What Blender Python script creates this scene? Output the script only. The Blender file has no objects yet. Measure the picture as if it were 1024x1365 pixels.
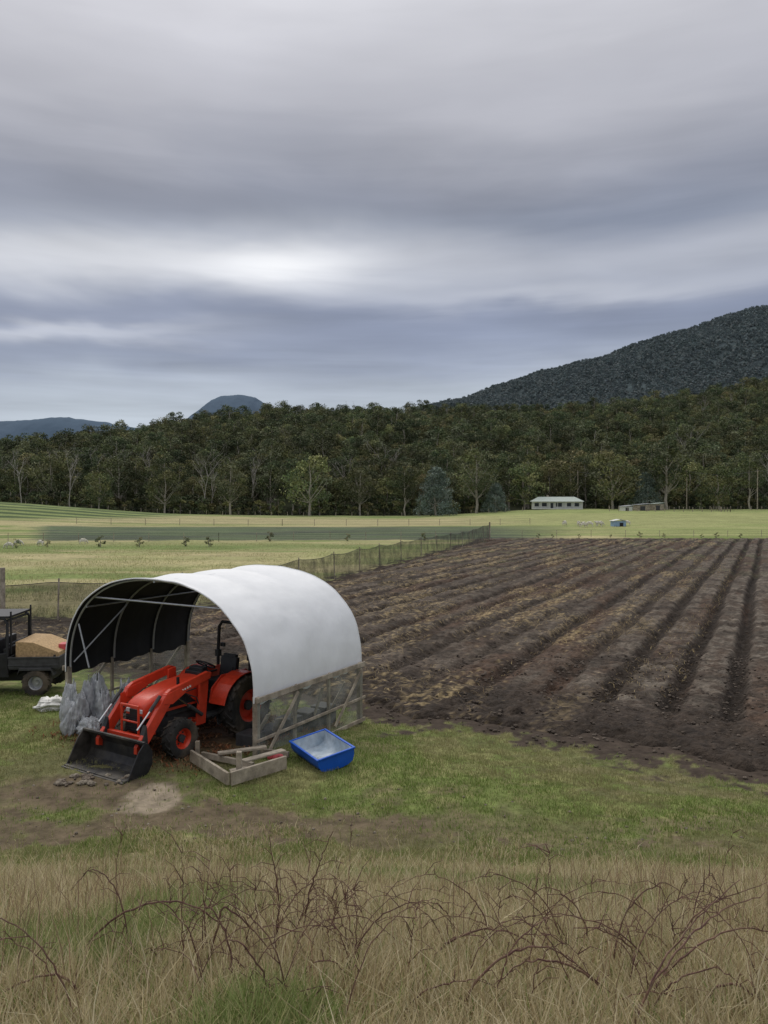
import bpy, math, random, bmesh
import numpy as np
from mathutils import Vector, Matrix
random.seed(7); rng=np.random.default_rng(7)
scene=bpy.context.scene
scene.view_settings.view_transform='Standard'; scene.view_settings.look='None'
scene.view_settings.exposure=0

# ------------------------------------------------------------ noise
def _h(xi,yi,s):
    h=(xi*374761393+yi*668265263+s*974634777)&0xffffffff
    h=((h^(h>>13))*1274126177)&0xffffffff
    h=h^(h>>16)
    return (h&0xffff)/65535.0
def vn(x,y,s=0):
    x=np.asarray(x,float);y=np.asarray(y,float)
    xi=np.floor(x).astype(np.int64);yi=np.floor(y).astype(np.int64)
    fx=x-xi;fy=y-yi;fx=fx*fx*(3-2*fx);fy=fy*fy*(3-2*fy)
    a=_h(xi,yi,s);b=_h(xi+1,yi,s);c=_h(xi,yi+1,s);d=_h(xi+1,yi+1,s)
    return (a*(1-fx)+b*fx)*(1-fy)+(c*(1-fx)+d*fx)*fy
def fbm(x,y,s=0,o=4):
    t=0;a=.5;n=0
    for i in range(o):
        t=t+a*vn(x*2**i,y*2**i,s+i);n+=a;a*=.5
    return t/n
def ss(a,b,x):
    t=np.clip((np.asarray(x,float)-a)/(b-a),0,1);return t*t*(3-2*t)

# ------------------------------------------------------------ terrain height
RX=[-700,-400,-275,-209,-165,-120,-55,0,100,155,209,275,340,600]
RZ=[6,12,20,30,42,50,55,55,53,56,62,74,84,105]
def gh(x,y):
    x=np.asarray(x,float);y=np.asarray(y,float)
    k=.5
    z=.42*k*np.log1p(np.exp(np.clip((9.6-y)/k,-50,50)))
    z=3.02-.25*np.log1p(np.exp(np.clip((3.02-z)/.25,-50,50)))
    z=np.maximum(z,-.02)
    z=z+.10*(fbm(x*.5+5,y*.5,3)-.5)*ss(16,10,y)
    s=x*.5+y*.864
    z=z-.32*ss(11.2,15,s)
    z=z+.05*(fbm(x*.25,y*.25,8)-.5)
    z=z+2.3*ss(125,265,y)*ss(5,60,x)
    z=z+5.4*np.exp(-((x+125)/55)**2-((y-205)/55)**2)
    z=z+.5*(fbm(x*.03,y*.03,11)-.5)*ss(110,200,y)
    r=np.interp(x,RX,RZ)
    z=z+r*(ss(262,600,y)*.75+.25*ss(262,380,y))*(1-ss(640,1100,y))
    z=z+8*(fbm(x*.012,y*.012,21)-.5)*ss(280,380,y)*(1-ss(640,1100,y))
    return z
def g1(x,y): return float(gh(np.array([x]),np.array([y]))[0])

# ------------------------------------------------------------ materials
def mat(name,base,rough=.8,scale=5,amt=.25,bump=0,bscale=None,metal=0,attr=None,stretch=None,base2=None,spec=.3,objrand=0,detail=5,transl=0,bdetail=5):
    m=bpy.data.materials.new(name);m.use_nodes=True
    nt=m.node_tree;N=nt.nodes;L=nt.links
    p=N['Principled BSDF'];p.inputs['Roughness'].default_value=rough;p.inputs['Metallic'].default_value=metal
    p.inputs['Specular IOR Level'].default_value=spec
    tc=N.new('ShaderNodeTexCoord');mp=N.new('ShaderNodeMapping')
    L.new(tc.outputs['Object'],mp.inputs[0])
    if stretch: mp.inputs['Scale'].default_value=stretch
    src=None
    if attr:
        a=N.new('ShaderNodeAttribute');a.attribute_name=attr;src=a.outputs['Color']
    elif base2:
        n2=N.new('ShaderNodeTexNoise');n2.inputs['Scale'].default_value=scale*.35;n2.inputs['Detail'].default_value=5
        L.new(mp.outputs[0],n2.inputs[0])
        rr=N.new('ShaderNodeMapRange');rr.inputs[1].default_value=.42;rr.inputs[2].default_value=.6
        L.new(n2.outputs[0],rr.inputs[0])
        mx=N.new('ShaderNodeMix');mx.data_type='RGBA';L.new(rr.outputs[0],mx.inputs[0])
        mx.inputs[6].default_value=(*base,1);mx.inputs[7].default_value=(*base2,1);src=mx.outputs[2]
    else:
        c=N.new('ShaderNodeRGB');c.outputs[0].default_value=(*base,1);src=c.outputs[0]
    f=None
    if amt:
        nz=N.new('ShaderNodeTexNoise');nz.inputs['Scale'].default_value=scale;nz.inputs['Detail'].default_value=detail
        nz.inputs['Roughness'].default_value=.68
        L.new(mp.outputs[0],nz.inputs[0])
        mr=N.new('ShaderNodeMapRange');mr.inputs[1].default_value=.3;mr.inputs[2].default_value=.7
        mr.inputs[3].default_value=1-amt;mr.inputs[4].default_value=1+amt
        L.new(nz.outputs[0],mr.inputs[0]);f=mr.outputs[0]
    out=src
    if objrand:
        oi=N.new('ShaderNodeObjectInfo');m2=N.new('ShaderNodeMapRange');m2.inputs[3].default_value=1-objrand;m2.inputs[4].default_value=1+objrand
        L.new(oi.outputs['Random'],m2.inputs[0])
        if f:
            mm=N.new('ShaderNodeMath');mm.operation='MULTIPLY';L.new(f,mm.inputs[0]);L.new(m2.outputs[0],mm.inputs[1]);f=mm.outputs[0]
        else: f=m2.outputs[0]
        hs=N.new('ShaderNodeHueSaturation')
        m3=N.new('ShaderNodeMapRange');m3.inputs[3].default_value=.465;m3.inputs[4].default_value=.52
        mo=N.new('ShaderNodeMath');mo.operation='FRACT';mu=N.new('ShaderNodeMath');mu.operation='MULTIPLY';mu.inputs[1].default_value=17.3
        L.new(oi.outputs['Random'],mu.inputs[0]);L.new(mu.outputs[0],mo.inputs[0]);L.new(mo.outputs[0],m3.inputs[0])
        L.new(m3.outputs[0],hs.inputs['Hue']);L.new(src,hs.inputs['Color']);out=hs.outputs[0]
    if f:
        vm=N.new('ShaderNodeVectorMath');vm.operation='SCALE';L.new(out,vm.inputs[0]);L.new(f,vm.inputs['Scale']);out=vm.outputs[0]
    L.new(out,p.inputs['Base Color'])
    if transl:
        tl=N.new('ShaderNodeBsdfTranslucent');L.new(out,tl.inputs[0]);ms=N.new('ShaderNodeMixShader');ms.inputs[0].default_value=transl
        L.new(p.outputs[0],ms.inputs[1]);L.new(tl.outputs[0],ms.inputs[2]);L.new(ms.outputs[0],N['Material Output'].inputs[0])
    if bump:
        nb=N.new('ShaderNodeTexNoise');nb.inputs['Scale'].default_value=bscale or scale*3;nb.inputs['Detail'].default_value=bdetail
        L.new(mp.outputs[0],nb.inputs[0])
        b=N.new('ShaderNodeBump');b.inputs['Strength'].default_value=1;b.inputs['Distance'].default_value=bump
        L.new(nb.outputs[0],b.inputs['Height']);L.new(b.outputs[0],p.inputs['Normal'])
    return m

M={}
M['ground']=mat('ground_grass_soil',(0,0,0),.95,3.5,.45,.035,9,attr='Col',spec=.1,detail=7)
M['soil']=mat('ploughed_soil',(0,0,0),.88,6,.55,.08,10,attr='Col',spec=.18,detail=7)
M['blade']=mat('grass_blades',(0,0,0),.8,.8,0,attr='Col',spec=.15,transl=.3)
M['straw']=mat('straw_litter',(0,0,0),.9,3,0,attr='Col',spec=.1)
M['leaf']=mat('eucalyptus_foliage',(0,0,0),.8,.6,0,attr='Col',spec=.15,objrand=.38)
M['leaf_far']=mat('mountain_foliage',(0,0,0),.95,.2,0,attr='Col',spec=.0,objrand=.12)
M['bark']=mat('pale_bark',(.36,.32,.27),.9,3,.4,stretch=(3,3,.4),detail=3)
M['deadwood']=mat('dead_bark',(.33,.30,.27),.9,3,.3,detail=2)
M['timber']=mat('weathered_timber',(.37,.32,.255),.9,6,.4,.004,40,base2=(.24,.20,.155))
M['galv']=mat('galvanised_steel',(.42,.43,.45),.45,8,.15,metal=.7)
M['white_cover']=mat('white_tarpaulin',(.74,.75,.77),.5,.9,.05,.02,1.8,spec=.35)
M['black_cover']=mat('black_tarpaulin_lining',(.012,.012,.014),.6,2,.3,.01,3)
M['red']=mat('tractor_red_paint',(.60,.05,.02),.38,6,.16,spec=.5)
M['black']=mat('black_plastic',(.018,.018,.02),.5,8,.3)
M['dark']=mat('dark_cast_iron',(.05,.05,.052),.6,8,.35)
M['bucket']=mat('worn_black_steel',(.025,.025,.028),.5,5,.5,base2=(.075,.068,.06),metal=.2)
M['rubber']=mat('muddy_rubber',(.03,.029,.028),.85,7,.4,base2=(.10,.08,.06))
M['chrome']=mat('hydraulic_rod',(.6,.6,.6),.2,8,.05,metal=1)
M['glass']=mat('lens',(.6,.62,.65),.15,8,.05)
M['whitepaint']=mat('white_paint',(.75,.75,.73),.5,4,.08)
M['blue']=mat('blue_plastic',(.012,.10,.52),.4,5,.12)
M['bluein']=mat('scuffed_pale_plastic',(.50,.56,.62),.5,9,.2,base2=(.34,.41,.48))
M['ply']=mat('osb_board',(.40,.27,.14),.8,22,.4)
M['cream']=mat('cream_weatherboard',(.62,.62,.58),.6,2,.06)
M['roof']=mat('pale_green_roof',(.40,.45,.41),.5,2,.08)
M['window']=mat('window_glass',(.03,.035,.04),.15,2,.1)
M['pink']=mat('faded_red_plastic',(.5,.08,.09),.5,8,.2)
M['wool']=mat('sheep_wool',(.62,.58,.5),.95,9,.25,.02,30)
M['cane']=mat('bramble_cane',(.095,.042,.036),.7,30,.4,base2=(.16,.095,.065))
M['bag']=mat('white_sack',(.70,.69,.66),.7,6,.12,.02,14)
M['mount']=mat('mountain_forest',(.088,.108,.112),.95,.03,.3,6,.06,base2=(.075,.095,.10),spec=.0,detail=8)  # blue-grey distance haze mixed into the forest colour
M['farhill']=mat('far_hills_haze_tint',(.105,.142,.19),1,.004,.12,8,.01,base2=(.09,.128,.175),spec=0)  # aerial haze put into the base colour as a blue tint
M['conifer']=mat('blue_grey_foliage',(0,0,0),.8,.6,0,attr='Col',spec=.2)

def netlike(name,col,lo,hi,sc,tint=(1,1,1),rough=.8,bump=0):
    m=bpy.data.materials.new(name);m.use_nodes=True;nt=m.node_tree;N=nt.nodes;L=nt.links
    p=N['Principled BSDF'];p.inputs['Base Color'].default_value=(*col,1);p.inputs['Roughness'].default_value=rough
    tr=N.new('ShaderNodeBsdfTransparent');tr.inputs[0].default_value=(*tint,1);mx=N.new('ShaderNodeMixShader')
    tc=N.new('ShaderNodeTexCoord');nz=N.new('ShaderNodeTexNoise');nz.inputs['Scale'].default_value=sc;nz.inputs['Detail'].default_value=6
    L.new(tc.outputs['Object'],nz.inputs[0]);mr=N.new('ShaderNodeMapRange');mr.inputs[1].default_value=.3;mr.inputs[2].default_value=.7
    mr.inputs[3].default_value=lo;mr.inputs[4].default_value=hi;L.new(nz.outputs[0],mr.inputs[0])
    L.new(mr.outputs[0],mx.inputs[0]);L.new(tr.outputs[0],mx.inputs[1]);L.new(p.outputs[0],mx.inputs[2])
    L.new(mx.outputs[0],N['Material Output'].inputs[0])
    if bump:
        b=N.new('ShaderNodeBump');b.inputs['Distance'].default_value=bump;L.new(nz.outputs[0],b.inputs['Height']);L.new(b.outputs[0],p.inputs['Normal'])
    return m
M['net']=netlike('shade_netting',(.055,.055,.045),.35,.75,1.3)
M['poly']=netlike('clouded_polycarbonate',(.46,.47,.45),.05,.42,2.5,(.9,.93,.9),.2)
M['plasticwrap']=netlike('clear_grey_film',(.56,.58,.61),.45,.95,9,(.8,.82,.85),.25,.03)

# ------------------------------------------------------------ mesh helpers
def link(o): scene.collection.objects.link(o);return o
def np_mesh(name,V,F,mats,col=None,smooth=False,mi=None):
    me=bpy.data.meshes.new(name)
    V=np.asarray(V,np.float32);F=np.asarray(F,np.int32);k=F.shape[1]
    me.vertices.add(len(V));me.vertices.foreach_set('co',V.ravel())
    me.loops.add(F.size);me.loops.foreach_set('vertex_index',F.ravel())
    me.polygons.add(len(F));me.polygons.foreach_set('loop_start',np.arange(0,F.size,k,dtype=np.int32))
    me.polygons.foreach_set('loop_total',np.full(len(F),k,np.int32))
    if smooth: me.polygons.foreach_set('use_smooth',np.ones(len(F),bool))
    for m in mats: me.materials.append(m)
    if mi is not None: me.polygons.foreach_set('material_index',np.asarray(mi,np.int32))
    me.update(calc_edges=True)
    if col is not None:
        a=me.color_attributes.new('Col','FLOAT_COLOR','POINT')
        c=np.ones((len(V),4),np.float32);c[:,:3]=col;a.data.foreach_set('color',c.ravel())
    return me
def grid_faces(nr,nc):
    i=np.arange(nr-1)[:,None]*nc+np.arange(nc-1)[None,:]
    i=i.ravel();return np.stack([i,i+1,i+nc+1,i+nc],1)

class MB:
    def __init__(s): s.v=[];s.f=[]
    def add(s,v,f):
        o=len(s.v);s.v+=[tuple(p) for p in v];s.f+=[tuple(i+o for i in q) for q in f];return s
    def box(s,c,d,R=None):
        hx,hy,hz=[q/2 for q in d];vs=[]
        for z in(-hz,hz):
            for x,y in((-hx,-hy),(hx,-hy),(hx,hy),(-hx,hy)):
                p=Vector((x,y,z))
                if R is not None:p=R@p
                vs.append(p+Vector(c))
        return s.add(vs,[(3,2,1,0),(4,5,6,7),(0,1,5,4),(1,2,6,5),(2,3,7,6),(3,0,4,7)])
    def beam(s,a,b,w,h,up=(0,0,1)):
        a=Vector(a);b=Vector(b);d=(b-a);l=d.length;d.normalize();u=Vector(up)
        if abs(d.dot(u))>.98:u=Vector((.86,-.5,0))
        y=u.cross(d).normalized();z=d.cross(y)
        R=Matrix((d,y,z)).transposed();return s.box((a+b)/2,(l,w,h),R)
    def tube(s,pts,r,seg=8,cap=True):
        pts=[Vector(p) for p in pts];n=len(pts)
        rs=r if isinstance(r,(list,tuple)) else [r]*n
        vs=[];prev=None
        for i,p in enumerate(pts):
            d=(pts[min(i+1,n-1)]-pts[max(i-1,0)]).normalized()
            if prev is None:
                u=Vector((0,0,1)) if abs(d.z)<.9 else Vector((1,0,0))
                prev=d.cross(u).normalized()
            prev=(prev-d*prev.dot(d)).normalized();q=d.cross(prev)
            for k in range(seg):
                a=2*math.pi*k/seg;vs.append(p+(prev*math.cos(a)+q*math.sin(a))*rs[i])
        fs=[(i*seg+k,i*seg+(k+1)%seg,(i+1)*seg+(k+1)%seg,(i+1)*seg+k) for i in range(n-1) for k in range(seg)]
        if cap: fs+=[tuple(reversed(range(seg))),tuple(range((n-1)*seg,n*seg))]
        return s.add(vs,fs)
    def lathe(s,prof,c,seg=32):  # axis Y ; prof (r,y)
        n=len(prof);vs=[];c=Vector(c)
        for k in range(seg):
            a=2*math.pi*k/seg
            for r,y in prof: vs.append(c+Vector((r*math.cos(a),y,r*math.sin(a))))
        fs=[(k*n+i,k*n+i+1,((k+1)%seg)*n+i+1,((k+1)%seg)*n+i) for k in range(seg) for i in range(n-1)]
        return s.add(vs,fs)
    def prism(s,poly,y0,y1):  # poly (x,z)
        n=len(poly);vs=[(x,y0,z) for x,z in poly]+[(x,y1,z) for x,z in poly]
        fs=[tuple(range(n)),tuple(reversed(range(n,2*n)))]+[(i,i+n,(i+1)%n+n,(i+1)%n) for i in range(n)]
        return s.add(vs,fs)
    def obj(s,name,m,parent=None,smooth=False,bevel=0,loc=None):
        me=bpy.data.meshes.new(name);me.from_pydata([tuple(v) for v in s.v],[],s.f);me.materials.append(m)
        bm=bmesh.new();bm.from_mesh(me);bmesh.ops.recalc_face_normals(bm,faces=bm.faces);bm.to_mesh(me);bm.free()
        if smooth:
            for p in me.polygons:p.use_smooth=True
        o=link(bpy.data.objects.new(name,me))
        if bevel:
            b=o.modifiers.new('bevel','BEVEL');b.width=bevel;b.segments=2;b.limit_method='ANGLE'
        if smooth:
            try: me.set_sharp_from_angle(angle=math.radians(40))
            except Exception: pass
        if parent:o.parent=parent
        if loc:o.location=loc
        return o
def empty(name,loc,rz=0):
    e=link(bpy.data.objects.new(name,None));e.location=loc;e.rotation_euler=(0,0,rz);e.empty_display_size=.3;return e

# ------------------------------------------------------------ field geometry definitions
FP=np.array([(-.5,18.0),(.8,16.9),(3.9,15.7),(6.9,13.4),(10,11.8),(22,9),(75,85),(75,101),(13.0,101),(5,73),(-3.4,47),(-8,35.5),(-11,32.2),(-26,31),(-26,24),(-9,22.8),(-5,20.6)])
def polysd(x,y,P):
    d=np.full(x.shape,1e9);ins=np.zeros(x.shape,bool);n=len(P)
    for i in range(n):
        ax,ay=P[i];bx,by=P[(i+1)%n]
        ex,ey=bx-ax,by-ay;t=np.clip(((x-ax)*ex+(y-ay)*ey)/(ex*ex+ey*ey),0,1)
        d=np.minimum(d,np.hypot(x-ax-t*ex,y-ay-t*ey))
        c=((ay>y)!=(by>y))
        with np.errstate(divide='ignore',invalid='ignore'):
            xx=ax+(y-ay)*ex/(ey if ey!=0 else 1e-9)
        ins^=(c&(x<xx))
    return np.where(ins,-d,d)
def fieldsd(x,y): return polysd(x,y,FP)+ (fbm(x*.9,y*.9,40,5)-.5)*1.9

def mixc(a,b,t): return a*(1-t[:,None])+np.asarray(b)[None,:]*t[:,None]
def ground_masks(x,y):
    n1=fbm(x*.7,y*.7,50);n2=fbm(x*2.3,y*2.3,55);n3=fbm(x*.15,y*.15,60);f=fbm(x*5,y*5,58,3)
    bank=ss(10.3,8.9,y+(n1-.5)*3.5+x*.10+(f-.5)*1.2)
    trk=ss(.42,.85,np.exp(-((y-(10.6-.10*x)+(n1-.5)*2.2)/.95)**2)*(.40+1.15*(f*.5+n2*.5)))*(.55+.45*ss(2.5,-1.5,x))
    pat=ss(.50,.56,fbm(x*.55+3,y*1.1,52,3)*.75+f*.27)*ss(17.5,13,y)*ss(9,10.5,y)
    mudl=ss(.40,.75,np.exp(-(((x+3.6)/.55)**2+((y-11.9)/.85)**2))*(.4+1.2*f))
    mudl2=ss(.25,.7,np.exp(-(((x+4.6)/1.9)**2+((y-12.2)/.85)**2))*(.5+f))
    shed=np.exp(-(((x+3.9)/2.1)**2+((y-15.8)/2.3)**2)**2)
    fs=fieldsd(x,y)+(f-.5)*2.2;edge=ss(.9,.2,fs)
    return n1,n2,n3,bank,np.clip(trk+pat*.55,0,1),mudl,mudl2,shed,edge
def ground_col(x,y):
    n1,n2,n3,bank,trk,mudl,mudl2,shed,edge=ground_masks(x,y)
    green=np.array([.135,.165,.052]);dry=np.array([.33,.28,.155])
    c=np.tile(green,(len(x),1))
    c=mixc(c,[.22,.205,.095],ss(.4,.65,n2)*.7)
    c=mixc(c,dry*.8,bank*.85)
    c=mixc(c,[.115,.085,.06],trk*.9)
    c=mixc(c,[.115,.085,.06],np.clip(mudl2*.85,0,1))
    c=mixc(c,[.29,.24,.18],np.clip(mudl*.85,0,1))
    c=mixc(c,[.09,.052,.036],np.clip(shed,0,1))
    far=ss(30,36,y)
    pc=np.tile(np.array([.26,.265,.115]),(len(x),1))
    pc=mixc(pc,[.36,.32,.17],ss(.42,.6,fbm(x*.06,y*.12,70)))
    pc=mixc(pc,[.17,.21,.07],ss(.5,.62,fbm(x*.05+9,y*.16,75)))
    bandg=np.exp(-((y-(63+.1*x))/5)**2)*ss(5,-10,x);pc=mixc(pc,[.40,.345,.19],bandg*.8)
    g2=np.exp(-((y-(84+.05*x))/5)**2);pc=mixc(pc,[.15,.20,.065],g2*.7)
    pc=mixc(pc,[.35,.305,.17],ss(150,165,y)*ss(215,200,y)*.8)
    pc=mixc(pc,[.15,.19,.07],ss(212,225,y)*.7)
    e1=(fbm(x*.12,y*.12,77,3)-.5)*7;e2=(fbm(x*.6,y*.6,78,3)-.5)*4
    crop=ss(96,99,y-.06*x+e2+e1*.3)*ss(150,143,y-.10*x+e1)*ss(-.47,-.43,x/np.maximum(y,1)+e2*.006)*ss(26,14,x-.35*(y-100)+e2)
    rows=ss(.45,.8,.5+.5*np.sin((y-.06*x+.25*np.sin(x*.2))*2*np.pi/5.2))
    cc=mixc(np.tile(np.array([.065,.095,.052]),(len(x),1)),[.048,.062,.050],ss(.4,.6,fbm(x*.1,y*.3,79)))
    cc=mixc(cc,[.16,.185,.10],rows*.45)
    cr_=crop*.95;pc=pc*(1-cr_[:,None])+cc*cr_[:,None]
    vh=np.exp(-(((x+125)/66)**2+((y-205)/58)**2)**2)
    ph=np.sin((y+.002*(x+60)**2)*2*np.pi/9.)
    pc=mixc(pc,[.20,.24,.09],ss(.1,.4,vh));pc=mixc(pc,[.045,.072,.03],ss(.1,.4,vh)*ss(-.4,.3,ph)*.95)
    pc=mixc(pc,[.25,.28,.11],ss(10,40,x)*ss(103,115,y)*.75)
    pc=pc*(.8+.4*fbm(x*.5,y*1.2,81))[:,None]
    c=c*(1-far[:,None])+pc*far[:,None]
    fl=ss(250,262,y);c=mixc(c,[.05,.058,.03],fl)
    c=mixc(c,[.055,.042,.033],np.clip(edge*ss(120,110,y),0,1))
    c=c*(.85+.3*n3)[:,None]
    return c

ys=[-6.0]
while ys[-1]<7000:
    y=ys[-1];ys.append(y+(.07 if y<18 else .07+(y-18)*.0135))
ys=np.array(ys);ts=np.linspace(-1.3,1.3,780)
Y,T=np.meshgrid(ys,ts,indexing='ij');X=T*(np.abs(Y)*.72+6)
xf=X.ravel();yf=Y.ravel();zf=gh(xf,yf)
fsd=fieldsd(xf,yf);zf=zf-.25*ss(-.3,-1.5,fsd)
zf=zf+(fbm(xf*4,yf*4,82,3)-.5)*.05*ss(9,10,yf)*ss(22,18,yf)
V=np.stack([xf,yf,zf],1)
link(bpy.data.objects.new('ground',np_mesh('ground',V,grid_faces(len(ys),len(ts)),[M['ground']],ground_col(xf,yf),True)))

# ploughed field
r=np.array([.448,.894]);nn=np.array([.894,-.448])
aa=[4.0]
while aa[-1]<150: aa.append(aa[-1]+(.065 if aa[-1]<26 else .065+(aa[-1]-26)*.009))
aa=np.array(aa);bb=np.arange(-44,16,.075)
A,B=np.meshgrid(aa,bb,indexing='ij');A=A.ravel();B=B.ravel()
x=A*r[0]+B*nn[0];y=A*r[1]+B*nn[1]
lefty=ss(-2.5,-7,B)
Bw=B+(.35+.45*lefty)*(fbm(A*.09,B*.12,90)-.5)+.20*(fbm(A*1.3,B*1.3,91,3)-.5)
pb=[20.];
for i in range(200):
    p=pb[-1];st=1.30 if p>-2 else (1.25+.9*random.random());pb.append(p-st)
    if pb[-1]<-50:break
pb=np.array(pb[::-1]);ph=np.interp(Bw,pb,np.arange(len(pb)).astype(float));fr=ph-np.floor(ph);rid=np.floor(ph+.5).astype(np.int64)
rstr=_h(rid,rid*0,9)
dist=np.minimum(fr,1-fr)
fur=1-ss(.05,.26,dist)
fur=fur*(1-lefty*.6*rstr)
rowm=ss(17.2,18.6,.595*x+.803*y+(fbm(A*.8,B*.8,95)-.5)*2.2)
sd=fieldsd(x,y);inside=ss(.1,-.9,sd)
clod=fbm(x*5.5,y*5.5,100,4)-.5;clod2=fbm(x*1.3,y*1.3,104,3)-.5
rough_=fbm(x*.5,y*.5,108,3)
h=.10-.27*(1-.25*lefty)*fur*rowm+clod*(.18+.12*fur)*(.6+.8*rough_)+clod2*.15*(.35+.65*lefty)
z=gh(x,y)+h*inside-.30*(1-inside)
topn=fbm(x*3,y*3,110);fine=fbm(x*9,y*9,112,3)
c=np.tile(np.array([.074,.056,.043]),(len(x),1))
c=mixc(c,[.140,.118,.095],ss(.35,.7,topn)*(1-fur)*rowm*(1-.5*lefty))  # bed tops painted lighter, standing in for weak sun shading
c=mixc(c,[.022,.016,.012],np.clip(fur*rowm*(.95-.15*lefty),0,1))  # furrow shade painted into the soil colour
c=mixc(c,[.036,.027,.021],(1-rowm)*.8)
c=mixc(c,[.072,.040,.025],ss(.5,.68,fbm(A*.1,B*1.1,115))*.6*rowm)
c=mixc(c,[.027,.020,.015],ss(.52,.66,fbm(x*1.1,y*1.1,117,4))*.65)
strw=ss(.56,.70,fbm(A*.22,B*1.2,120)*.5+fine*.5)*lefty*(1-fur)*.8
c=mixc(c,[.27,.205,.11],strw)
gt=ss(.60,.72,fbm(x*.5,y*.5,125))*ss(40,70,y)*.35;c=mixc(c,[.14,.15,.075],gt)
c=c*(.58+.8*fine)[:,None]
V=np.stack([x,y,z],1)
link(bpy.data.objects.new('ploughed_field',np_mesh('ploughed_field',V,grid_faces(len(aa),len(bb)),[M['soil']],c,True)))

# ------------------------------------------------------------ blades
def blades(name,x,y,h,w,lean,col,m,zoff=0,zbase=None):
    n=len(x);z=(gh(x,y) if zbase is None else zbase)+zoff
    th=rng.uniform(0,2*np.pi,n);dx=np.cos(th);dy=np.sin(th)
    ph=rng.uniform(0,2*np.pi,n);lx=np.cos(ph)*lean*h;ly=np.sin(ph)*lean*h
    hz=h*np.sqrt(np.clip(1-np.minimum(lean,.98)**2,.03,1))
    V=np.zeros((n,6,3))
    for k,(f,wf,lf,zf) in enumerate([(0,1,0,0),(.5,.8,.3,.58),(1,.12,1,1)]):
        for s in(0,1):
            sg=(s*2-1)*.5*w*wf
            V[:,k*2+s,0]=x+lx*lf+dx*sg;V[:,k*2+s,1]=y+ly*lf+dy*sg;V[:,k*2+s,2]=z+hz*zf-.01*(k==0)
    b=np.arange(n)[:,None]*6
    F=np.concatenate([b+np.array([0,1,3,2]),b+np.array([2,3,5,4])],0)
    C=np.repeat(col,6,0)
    return link(bpy.data.objects.new(name,np_mesh(name,V.reshape(-1,3),F,[m],C)))
def pick(n,cols,p):
    i=rng.choice(len(cols),n,p=p);c=np.array(cols)[i];return c*rng.uniform(.75,1.25,(n,1))
n=320000
y=1.2+9.8*rng.random(n)**1.25;x=(rng.random(n)*2-1)*(y*.62+.9)
n1,n2,n3,bank,trk,mudl,mudl2,shd,edge=ground_masks(x,y)
den=np.clip(bank*1.1+.02,0,1)*ss(.22,.5,n2+.1)
k=rng.random(n)<den;x=x[k];y=y[k];n1=n1[k];n2=n2[k]
n=len(x)
spot=.30*ss(2.9,2.5,y)*np.exp(-((x+.38)/.33)**2)
gr=.16+.80*ss(.52,.68,fbm(x*.8+3,y*.8,130)+.07*ss(-.8,-3.5,x)*ss(3,5,y)-.05*ss(0,2,x)+spot)
gr=np.clip(gr+.22*ss(6.0,9,y),0,1)
dryc=pick(n,[(.54,.46,.28),(.42,.35,.20),(.64,.56,.38),(.28,.21,.12)],[.4,.3,.2,.1])
grc=pick(n,[(.19,.24,.075),(.25,.30,.11),(.39,.37,.18)],[.35,.3,.35])
u=(rng.random(n)<gr)[:,None];col=np.where(u,grc,dryc)
clump=fbm(x*2.5,y*2.5,140)
h=(.04+.15*clump*ss(9.5,6,y)+.08*rng.random(n)**3)*np.where(u[:,0],.85,1)+.02
h=np.where((rng.random(n)<.014)&~u[:,0],h+.2,h)+.15*np.maximum(spot,0)*u[:,0]
blades('bank_grass',x,y,h,np.where(u[:,0],.0042,.0028)+.0006*y,rng.uniform(.15,.95,n),col,M['blade'])
n=230000
y=9+9.5*rng.random(n);x=(rng.random(n)*2-1)*(y*.6+.5)
n1,n2,n3,bank,trk,mudl,mudl2,shd,edge=ground_masks(x,y)
den=np.maximum(np.clip(1.05-trk*.95-mudl2-mudl-shd*1.3-edge*1.4,0,1),.09*(edge<.8)*(shd<.5))*ss(.3,.5,n2*.5+n1*.5+.08)
k=rng.random(n)<den;x=x[k];y=y[k];n=len(x)
col=pick(n,[(.155,.22,.052),(.22,.28,.082),(.33,.31,.15)],[.42,.35,.23])
dry=(ss(.47,.62,fbm(x*.6,y*.6,150))[:,None]*.6);col=col*(1-dry)+np.array([.33,.28,.16])*dry
blades('paddock_grass',x,y,.02+.06*rng.random(n)*(.4+fbm(x*2,y*2,141)),.009+0*x,rng.uniform(.1,.8,n),col,M['blade'])
n=80000
y=29+60*rng.random(n)**1.5;x=-y*.62+(y*.62+14)*rng.random(n)
sd=fieldsd(x,y);k=(sd>.3)&(fbm(x*.3,y*.3,160)>.40);x=x[k];y=y[k];n=len(x)
col=pick(n,[(.42,.37,.20),(.30,.32,.13),(.19,.25,.085)],[.45,.35,.2])
blades('paddock_rough_grass',x,y,.08+.22*rng.random(n)*fbm(x*.3,y*.3,160),.02+0*x,rng.uniform(.2,.9,n),col,M['blade'])
n=42000
ai=rng.uniform(16,75,n);bi=rng.uniform(-36,-2,n)
x=ai*r[0]+bi*nn[0];y=ai*r[1]+bi*nn[1]
k=(fbm(ai*.22,bi*1.2,120)>.53)&(fieldsd(x,y)<-.5)&(y>18.2);x=x[k];y=y[k];n=len(x)
blades('straw_litter',x,y,.08+.12*rng.random(n),.013+0*x,rng.uniform(.8,1.0,n),pick(n,[(.40,.31,.16),(.24,.17,.09)],[.5,.5]),M['straw'],.11)

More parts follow.
